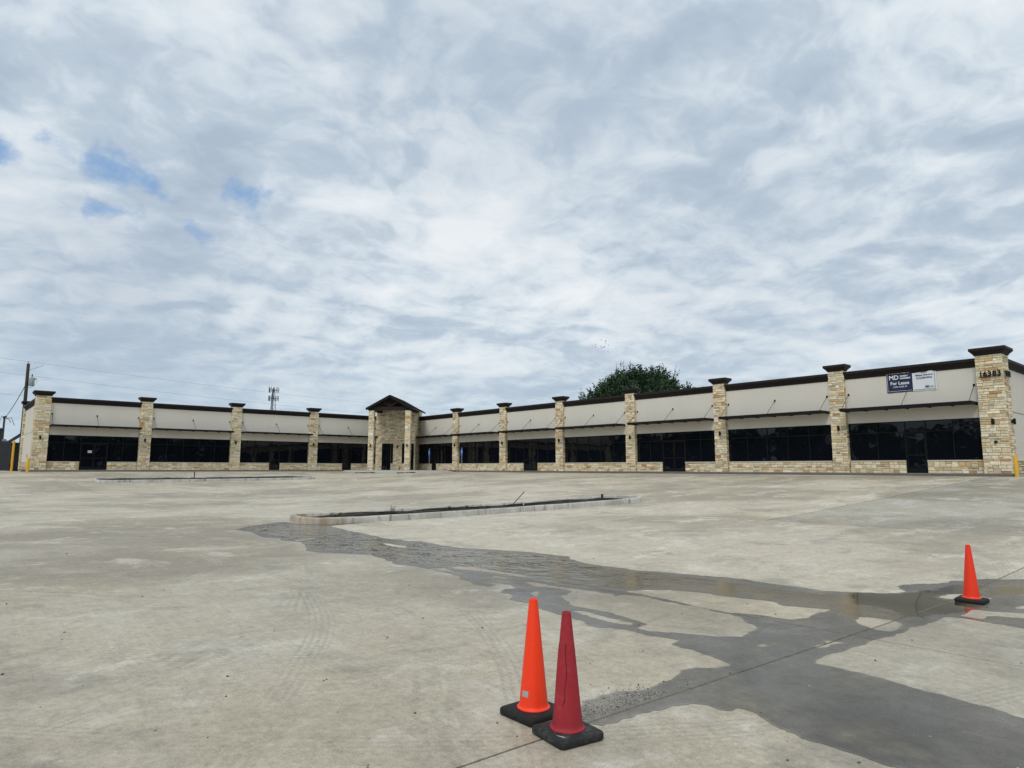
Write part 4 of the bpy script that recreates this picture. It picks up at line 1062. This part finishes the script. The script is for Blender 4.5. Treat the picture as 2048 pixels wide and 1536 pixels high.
# ------------------------------------------------------------------ stakes and weeds on the islands, hose by the walk
def stake(p, q, w, label):
    m = MB(); m.bar(p, q, w, w * .8); tag(m.build('wooden_stake', M['stake']), label, 'stake')
g = lambda x, y: float(gz(x, y))
stake((15.85, 18.6, g(15.85, 18.6) + .02), (16.35, 18.35, g(15.9, 18.6) + .60), .03, 'thin dark stick leaning out of the near island')
stake((19.3, 17.2, g(19.3, 17.2) + .02), (19.3, 17.2, g(19.3, 17.2) + .36), .07, 'short dark stub of a post at the right end of the near island')
stake((14.6, 53.6, g(14.6, 53.6)), (14.6, 53.6, g(14.6, 53.6) + .62), .07, 'dark upright stake in the far island')
m = MB(); m.tube([(15.9, 17.9, g(15.9, 17.9) + .1), (15.92, 17.9, g(15.9, 17.9) + .22)], .02, 6); tag(m.build('marker_pipe', M['paper']), 'tiny white pipe stub in the soil of the near island', 'pipe')

def weed(x, y, h, n, seed, label, group):
    r = random.Random(seed); z = g(x, y) + .08; t = thing('weed', (x, y, z), label, 'weed', group)
    m = MB()
    for k in range(n):
        a = r.uniform(0, 6.28); L = h * r.uniform(.5, 1.0); bx, by = x + r.uniform(-.05, .05), y + r.uniform(-.05, .05); pr = None; o = r.uniform(.1, .45)
        for q in range(5):
            f = q / 4; w = .010 * (1 - f) + .002; cxx = bx + math.cos(a) * o * L * f * f; cyy = by + math.sin(a) * o * L * f * f; zz = z + L * f
            cur = ((cxx - w * math.sin(a), cyy + w * math.cos(a), zz), (cxx + w * math.sin(a), cyy - w * math.cos(a), zz))
            if pr: m.add([pr[0], pr[1], cur[1], cur[0]], [(0, 1, 2, 3)], (r.random(),) * 3)
            pr = cur
        for q in range(3):
            f = r.uniform(.4, 1); px = bx + math.cos(a) * o * L * f * f; py = by + math.sin(a) * o * L * f * f; pz = z + L * f; e = .022
            m.add([(px - e, py, pz), (px, py - e * .4, pz + .01), (px + e, py, pz + .015), (px, py + e * .4, pz)], [(0, 1, 2, 3)], (r.random(),) * 3)
    m.build('blades', M['weed'], t, fix=False)
for i, (x, y, h, lab) in enumerate(((11.05, 18.7, .34, 'tallest weed tuft, near the wet left end of the near island'), (9.7, 19.6, .16, 'small weed at the stained left tip of the near island'),
                                    (13.4, 18.9, .18, 'low weed midway along the soil of the near island'), (14.2, 19.0, .14, 'lowest weed beside the leaning stick of the near island'))):
    weed(x, y, h, 16, i, lab, 'weeds on the near island')
for i, (tt, oo) in enumerate(((-1.5, 4.35), (-1.2, 4.45), (.3, 4.5))):
    x, y, _ = FD(oo)(tt, 0, 0)
    weed(x, y, .5, 26, 40 + i, ('green weed growing at the left jamb of the gabled entrance', 'green weed in front of the entrance door under the gable', 'weed below the lamp inside the gabled entrance')[i], 'weeds at the entrance')

def hose():
    r = random.Random(2); pts = []
    for k in range(60):
        f = k / 59; pts.append((26.3 + 2.4 * f + .25 * math.sin(9 * f), 66.5 + .16 * math.sin(17 * f) + .1 * math.sin(31 * f), .03 + .05 * abs(math.sin(11 * f)) + .02 * math.sin(23 * f)))
    m = MB(); m.tube(pts, .02, 6); tag(m.build('hose', M['hose'], smooth=True), 'black hose lying loosely on the walk before the left wing', 'hose')
hose()
def scrap(x, y, L, seed, label):
    r = random.Random(seed); pts = [(x + L * k / 11, y - L * .5 * k / 11 + r.uniform(-.05, .05), g(x + L * k / 11, y) + .05 + r.uniform(-.01, .03)) for k in range(12)]
    m = MB(); m.tube(pts, [.05 + r.uniform(-.02, .02) for _ in pts], 6); tag(m.build('earth_clod', M['soil'], smooth=True), label, 'soil')
scrap(31.4, 60.6, 1.8, 1, 'dark ridge of soil on the pavement left of the entrance step')
scrap(34.2, 57.2, 1.6, 2, 'dark ridge of soil on the pavement right of the entrance step')

# ------------------------------------------------------------------ gravel and crumbs
def pebbles(name, pts, r, m, label):
    mb = MB()
    for x, y, q in pts:
        z = g(x, y); vs = []
        a0 = r.uniform(0, 6)
        for k in range(5): vs.append((x + q * math.cos(a0 + k * 1.257) * r.uniform(.7, 1.2), y + q * math.sin(a0 + k * 1.257) * r.uniform(.7, 1.2), z + q * .25))
        vs += [(x + r.uniform(-.3, .3) * q, y, z + q * r.uniform(.7, 1.1)), (x, y, z - q * .3)]
        c = r.choice([(.10, .09, .08), (.05, .045, .04), (.30, .27, .22), (.16, .14, .12), (.42, .39, .33)])
        mb.add(vs, [(k, (k + 1) % 5, 5) for k in range(5)] + [((k + 1) % 5, k, 6) for k in range(5)], c)
    o = mb.build(name, m, fix=False); tag(o, label, 'gravel', kind='stuff'); return o
pm, T_, b_ = mat('gravel_mix'); T_.put(b_, 'Base Color', T_('ShaderNodeAttribute', attribute_name='tone').outputs['Color']); T_.put(b_, 'Roughness', .8)
r = random.Random(8); pts = []
for k in range(900):
    a = r.uniform(3.05, 4.6); b = 2.90 + abs(r.gauss(0, .11)) + .01
    if r.random() < .9 and a > 3.9: a = r.uniform(3.1, 3.9)
    if b < 3.35: pts.append((a, b, r.choice((.003, .004, .005, .005, .006, .008))))
pebbles('gravel', pts, r, pm, 'fine washed gravel caught along the joint behind the red cone')
pts = []
for k in range(300):
    f = r.uniform(.02, 1); d = 3.2 + 26 * f * f; an = R(r.uniform(10, 92)); pts.append((d * math.cos(an), d * math.sin(an), r.choice((.004, .005, .007, .010)) * (1 + d / 26)))
pebbles('grit', pts, r, pm, 'scattered dark crumbs of grit and soil on the lot')

# ------------------------------------------------------------------ beyond the shops: tree, poles, wires, mast, shed
def oak():
    cx, cy = 61.0, 48.6; r = random.Random(12); nr = np.random.RandomState(5)
    t = thing('oak_tree', (cx, cy, -.1), 'large dark green oak showing its crown above the right wing roof', 'tree')
    side = Vector((.759, -.651, 0)); dep = Vector((.651, .759, 0))
    P = lambda u, w, z: Vector((cx, cy, -.75)) + side * u + dep * w + Vector((0, 0, z))
    m = MB(); m.tube([P(0, 0, -.3), P(.05, 0, 1.2), P(-.1, .1, 2.6), P(.1, 0, 4.0)], [.55, .42, .38, .34], 10); tr = m.build('trunk', M['bark'], t, smooth=True)
    lobes = [(-4.8, 0, 7.6, 1.7, 1.8), (-3.7, .6, 8.8, 1.7, 1.7), (-2.4, -.6, 9.6, 1.7, 1.7), (-1.0, .4, 10.4, 1.7, 1.5), (.6, -.4, 10.6, 1.8, 1.6), (1.9, .5, 10.5, 1.6, 1.6), (3.0, -.3, 9.8, 1.5, 1.7),
             (3.6, .4, 8.6, 1.7, 1.6), (5.5, 0, 9.1, 1.4, .9), (0, 1.5, 8.2, 2.6, 2.0), (-1.4, -1.6, 8.0, 2.4, 2.0), (1.6, -1.6, 8.2, 2.4, 2.0), (0, 0, 6.2, 3.6, 2.0), (-3.2, -.5, 5.6, 2.0, 1.6), (3.2, .5, 6.0, 2.0, 1.6)]
    for u, w, z, rx, rz in lobes:
        b = MB(); q0 = P(.1, 0, 3.6 + r.uniform(-.6, .3)); q2 = P(u, w, z); q1 = (q0 + q2) / 2 + Vector((0, 0, .5))
        b.tube([q0, q1, q2], [.17, .11, .03], 6); b.build('limb', M['bark'], tr, smooth=True)
    vs = []; fs = []; cs = []
    for u, w, z, rx, rz in lobes:
        for k in range(int(250 * rx * rz / 2.6)):
            d = nr.normal(size=3); d /= np.linalg.norm(d); f = nr.uniform(.35, 1.04) ** .7
            lump = 1 + .16 * math.sin(3.1 * d[0] + 5 * d[2] + u) + .12 * math.sin(6.3 * d[1] + 4 * d[0] + w)
            o = P(u + d[0] * rx * f * lump, w + d[1] * rx * f * lump, z + d[2] * rz * f * lump)
            ax = (side * d[0] * .5 + dep * d[1] * .5 + Vector((0, 0, .35 + max(0, d[2]) * 1.1)) + side * .12).normalized()
            L = r.uniform(.45, 1.0) * (1.25 if d[2] > .5 else 1.0) * (1.7 if d[2] > .3 and r.random() < .18 else 1.0); tone_ = r.uniform(.1, .75)
            nl = r.randint(9, 13)
            for q in range(nl):
                g0 = o + ax * (L * q / nl) + Vector(nr.normal(size=3).tolist()) * .04
                out = (Vector(nr.normal(size=3).tolist()).normalized() * .8 + ax * .7).normalized()
                s = out.cross(Vector(nr.normal(size=3).tolist())).normalized(); le = r.uniform(.22, .40) * (1.15 - .5 * q / nl); wd = le * .30
                n = len(vs); vs += [g0, g0 + out * le * .5 + s * wd, g0 + out * le, g0 + out * le * .5 - s * wd]; fs.append((n, n + 1, n + 2, n + 3)); cs.append(min(1, max(0, tone_ + r.uniform(-.25, .25))))
    me = bpy.data.meshes.new('crown'); me.from_pydata([tuple(v) for v in vs], [], fs); me.materials.append(M['leaf'])
    ca = me.color_attributes.new('tone', 'FLOAT_COLOR', 'CORNER'); ar = np.repeat(np.array(cs, np.float32), 4); ca.data.foreach_set('color', np.column_stack([ar, ar, ar, np.ones_like(ar)]).ravel())
    link('crown', me, t)
oak()

def far_trees():
    """the belt of trees round the street side of the lot, which the glass and the puddle can see"""
    nr = np.random.RandomState(3); vs = []; fs = []; cs = []
    for k in range(150):
        an = R(104 + (346 - 104) * (k + nr.uniform(-.4, .4)) / 150); d = 105 + nr.uniform(-12, 14)
        x, y = 10 + d * math.cos(an), 20 + d * math.sin(an); h = nr.uniform(7, 13) * (.75 if 215 < math.degrees(an) < 260 else 1); rr = nr.uniform(3.0, 4.6)
        for q in range(130):
            e = nr.normal(size=3); e /= np.linalg.norm(e); px, py, pz = x + e[0] * rr, y + e[1] * rr, h * .52 + e[2] * h * .5
            s = nr.uniform(.5, 1.1); t1 = nr.normal(size=3); t1 -= e * (t1 @ e); t1 /= np.linalg.norm(t1); t2 = np.cross(e, t1)
            n = len(vs); vs += [(px + (t1[0] * a + t2[0] * b) * s, py + (t1[1] * a + t2[1] * b) * s, max(-1.3, pz + (t1[2] * a + t2[2] * b) * s)) for a, b in ((-1, -.8), (1, -.7), (.8, .9), (-.7, 1))]
            fs.append((n, n + 1, n + 2, n + 3)); cs.append(nr.uniform(0, 1))
    me = bpy.data.meshes.new('far_trees'); me.from_pydata(vs, [], fs); me.materials.append(M['farleaf'])
    ca = me.color_attributes.new('tone', 'FLOAT_COLOR', 'CORNER'); ar = np.repeat(np.array(cs, np.float32), 4); ca.data.foreach_set('color', np.column_stack([ar, ar, ar, np.ones_like(ar)]).ravel())
    tag(link('far_trees', me), 'distant belt of trees across the street mirrored in the shop glass', 'trees', kind='stuff')
far_trees()

def catenary(p, q, sag, n=24):
    p, q = Vector(p), Vector(q); return [p + (q - p) * (k / n) - Vector((0, 0, sag * 4 * (k / n) * (1 - k / n))) for k in range(n + 1)]
def power():
    B0, T0 = Vector((6.62, 90, -.1)), Vector((6.57, 90, 11.62))
    t = thing('utility_pole', B0, 'dark wooden utility pole with a grey transformer behind the far left end', 'pole')
    m = MB(); m.tube([B0, (B0 + T0) / 2, T0], [.20, .18, .15], 12); m.build('pole', M['wood'], t, smooth=True)
    m = MB(); m.tube([T0 + Vector((0, 0, -.1)), T0 + Vector((-.05, 0, .28))], .045, 8); m.build('insulator', M['grey'], t)
    at = Vector((6.98, 89.75, 9.15)); m = MB()
    m.lathe([(0, 0), (.24, 0), (.28, .05), (.28, .85), (.24, .93), (.12, .97), (0, .97)], 18, at); tf = smooth_angle(m.build('transformer', M['grey'], t), 40)
    m = MB(); m.tube([at + Vector((0, 0, .95)), at + Vector((.02, 0, 1.30))], .05, 8); m.build('bushing', M['steel'], tf)
    m = MB(); m.bar(at + Vector((.0, .0, .7)), at + Vector((.42, 0, .82)), .09, .10); m.build('cutout', M['steel'], tf)
    m = MB(); m.bar(at + Vector((-.5, .2, .25)), at + Vector((-.2, 0, .25)), .08, .3); m.build('bracket', M['steel'], tf)
    m = MB(); m.tube([at + Vector((.3, 0, .85)), at + Vector((.5, 0, .45)), at + Vector((.25, 0, .02)), at + Vector((-.35, .1, -.3))], .02, 6); m.build('lead_wire', M['wire'], tf)
    m = MB(); m.tube([T0 + Vector((.15, 0, -.7)), T0 + Vector((.8, .1, -.35)), T0 + Vector((1.4, .2, .0))], .02, 6); m.build('jumper_wire', M['wire'], t)
    E = Vector((78.03, 105.23, 11.47)); E2 = Vector((78.04, 105.2, 9.6))
    def wire(p, q, sag, label, rad=.010):
        m = MB(); m.tube(catenary(p, q, sag), rad, 5, cap=False); tag(m.build('power_line', M['wire'], fix=False), label, 'wire', 'overhead wires')
    wire(T0 + Vector((0, 0, .25)), E, .55, 'topmost overhead wire running right from the utility pole')
    wire(Vector((6.75, 90, 10.30)), E2, .55, 'second overhead wire running right below the topmost one')
    wire(T0 + Vector((0, 0, .25)), (-8, 60, 9.2), .2, 'top overhead wire running left from the utility pole')
    wire(Vector((6.60, 90, 10.30)), (-8, 60, 8.2), .2, 'middle overhead wire running left from the utility pole')
    wire(Vector((6.7, 90, 8.0)), (-8, 60, 6.6), .15, 'lowest overhead wire running left behind the end pier')
    P2 = Vector((6.85, 125, -.1))
    t2 = thing('utility_pole', P2, 'slim distant pole with looped wires left of the building', 'pole')
    m = MB(); m.tube([P2, P2 + Vector((0, 0, 7.7))], [.17, .13], 10); m.build('pole', M['wood'], t2, smooth=True)
    for k, (dx, dz) in enumerate(((.5, -.5), (.8, -.9), (-.35, -.4))):
        m = MB(); m.tube([P2 + Vector((0, 0, 7.5)), P2 + Vector((dx, 0, 7.6 + .2 * k)), P2 + Vector((dx * 1.6, 0, 7.5 + dz))], .05, 6); m.build('loop_wire', M['wire'], t2)
    m = MB(); m.tube([P2 + Vector((-.2, 0, 7.7)), P2 + Vector((.25, 0, 7.9))], .16, 8); m.build('pole_top', M['steel'], t2)
    wire(Vector((6.45, 90, 9.1)), P2 + Vector((0, 0, 7.6)), .25, 'slanting wire from the utility pole down to the slim distant pole', .04)
power()

def mast():
    B = Vector((106.0, 280.6, -.1)); H = 34.0
    t = thing('cell_mast', B, 'distant lattice mast with cellular antennas above the left wing roof', 'mast')
    legs = []
    for k in range(3):
        a = R(90 + 120 * k + 20); p = B + Vector((math.cos(a), math.sin(a), 0)) * 3.0; q = B + Vector((math.cos(a) * .55, math.sin(a) * .55, H)); legs.append((p, q))
        m = MB(); m.tube([p, q], [.15, .10], 6); m.build('leg', M['tower'], t)
    for j in range(14):
        f0, f1 = j / 14, (j + 1) / 14; m = MB()
        for k in range(3):
            p0 = legs[k][0].lerp(legs[k][1], f0); p1 = legs[(k + 1) % 3][0].lerp(legs[(k + 1) % 3][1], f1); p2 = legs[(k + 1) % 3][0].lerp(legs[(k + 1) % 3][1], f0)
            m.tube([p0, p1], .05, 4, cap=False); m.tube([p0, p2], .045, 4, cap=False)
        m.build('lattice', M['tower'], t, fix=False)
    m = MB(); m.tube([B + Vector((0, 0, 0)), B + Vector((0, 0, H + .5))], .16, 6); m.build('feed_line', M['tower'], t)
    for z in (H - .6, H - 4.2):
        for k in range(3):
            a = R(30 + 120 * k); c = B + Vector((math.cos(a), math.sin(a), 0)) * 1.6 + Vector((0, 0, z)); s = Vector((-math.sin(a), math.cos(a), 0))
            m = MB(); m.bar(B + Vector((0, 0, z)), c, .15); m.bar(c - s * 1.7, c + s * 1.7, .12); arm = m.build('antenna_arm', M['tower'], t)
            for q in (-1.5, -.2, 1.2):
                b = MB(); b.bar(c + s * q + Vector((0, 0, -1.1)), c + s * q + Vector((0, 0, 1.2)), .27, .16); b.build('panel_antenna', M['antenna'], arm)
mast()

def shed():
    t = thing('metal_shed', (3, 100, -.1), 'dark metal shed with a sloping ribbed roof behind the left end', 'shed')
    m = MB(); m.box(-6, 9, 97, 110, -.2, 3.1); m.build('wall', M['shed'], t)
    m = MB(); m.sweep([[(x, 96.5, 3.05), (x, 103.5, 3.7), (x, 110.5, 3.05), (x, 110.5, 2.95), (x, 103.5, 3.58), (x, 96.5, 2.95)] for x in (-6.3, 6.0)]); m.build('roof', M['shedroof'], t)
    m = MB(); m.sweep([[(5.9, y, 3.0), (9.3, y, 5.9), (12.7, y, 3.0), (12.7, y, 2.9), (9.3, y, 5.75), (5.9, y, 2.9)] for y in (96.2, 110.6)]); g_ = m.build('gable_roof', M['shedroof'], t)
    for k in range(12):
        y = 96.5 + k * 1.2; b = MB(); b.bar((5.9, y, 3.03), (9.3, y, 5.93), .08, .07); b.build('rib', M['shedroof'], g_)
    m = MB(); m.box(1.5, 5.0, 92, 95.5, -.2, 4.35); m.build('side_block', M['shed'], t)
    m = MB(); m.box(1.4, 5.1, 91.9, 95.6, 4.35, 4.5); m.build('side_block_roof', M['shedroof'], t)
shed()

def birds():
    base = None; r = random.Random(6)
    for i, (du, dv) in enumerate(((-1.7, .55), (-1.05, .3), (-1.0, .75), (0, .3), (.1, 0), (.1, 1.65), (.95, 1.0), (.95, 1.5), (.98, 1.3), (.75, .35), (.62, .2), (.45, .1), (1.5, .6), (1.45, -.75))):
        p = Vector((119.6, 106.3, 29.2)) + Vector((.759, -.651, 0)) * du * 1.25 + Vector((0, 0, 1.25 * dv))
        if base is None:
            base = thing('bird', p, 'tiny dark bird of the flock high above the tree', 'bird', 'birds flying above the tree', world=False)
            m = MB(); m.tube([(-.16, 0, 0), (-.06, 0, .02), (.08, 0, .02), (.17, 0, .01)], [.012, .05, .045, .01], 6); m.build('body', M['bird'], base, smooth=True)
            for sg in (-1, 1):
                w = MB(); w.add([(.08, 0, .03), (-.06, 0, .03), (-.05, sg * .18, .10), (.05, sg * .20, .11), (-.03, sg * .38, .05)], [(0, 1, 2, 3), (3, 2, 4)]); w.build('wing', M['bird'], base, fix=False)
            kids = list(base.children)
        else:
            o = base.copy(); C.objects.link(o); o.location = p; o.rotation_euler = (0, 0, r.uniform(0, 6))
            for k in kids:
                c = k.copy(); C.objects.link(c); c.parent = o
birds()

for o in bpy.data.objects:
    if '_world' in o: del o['_world']
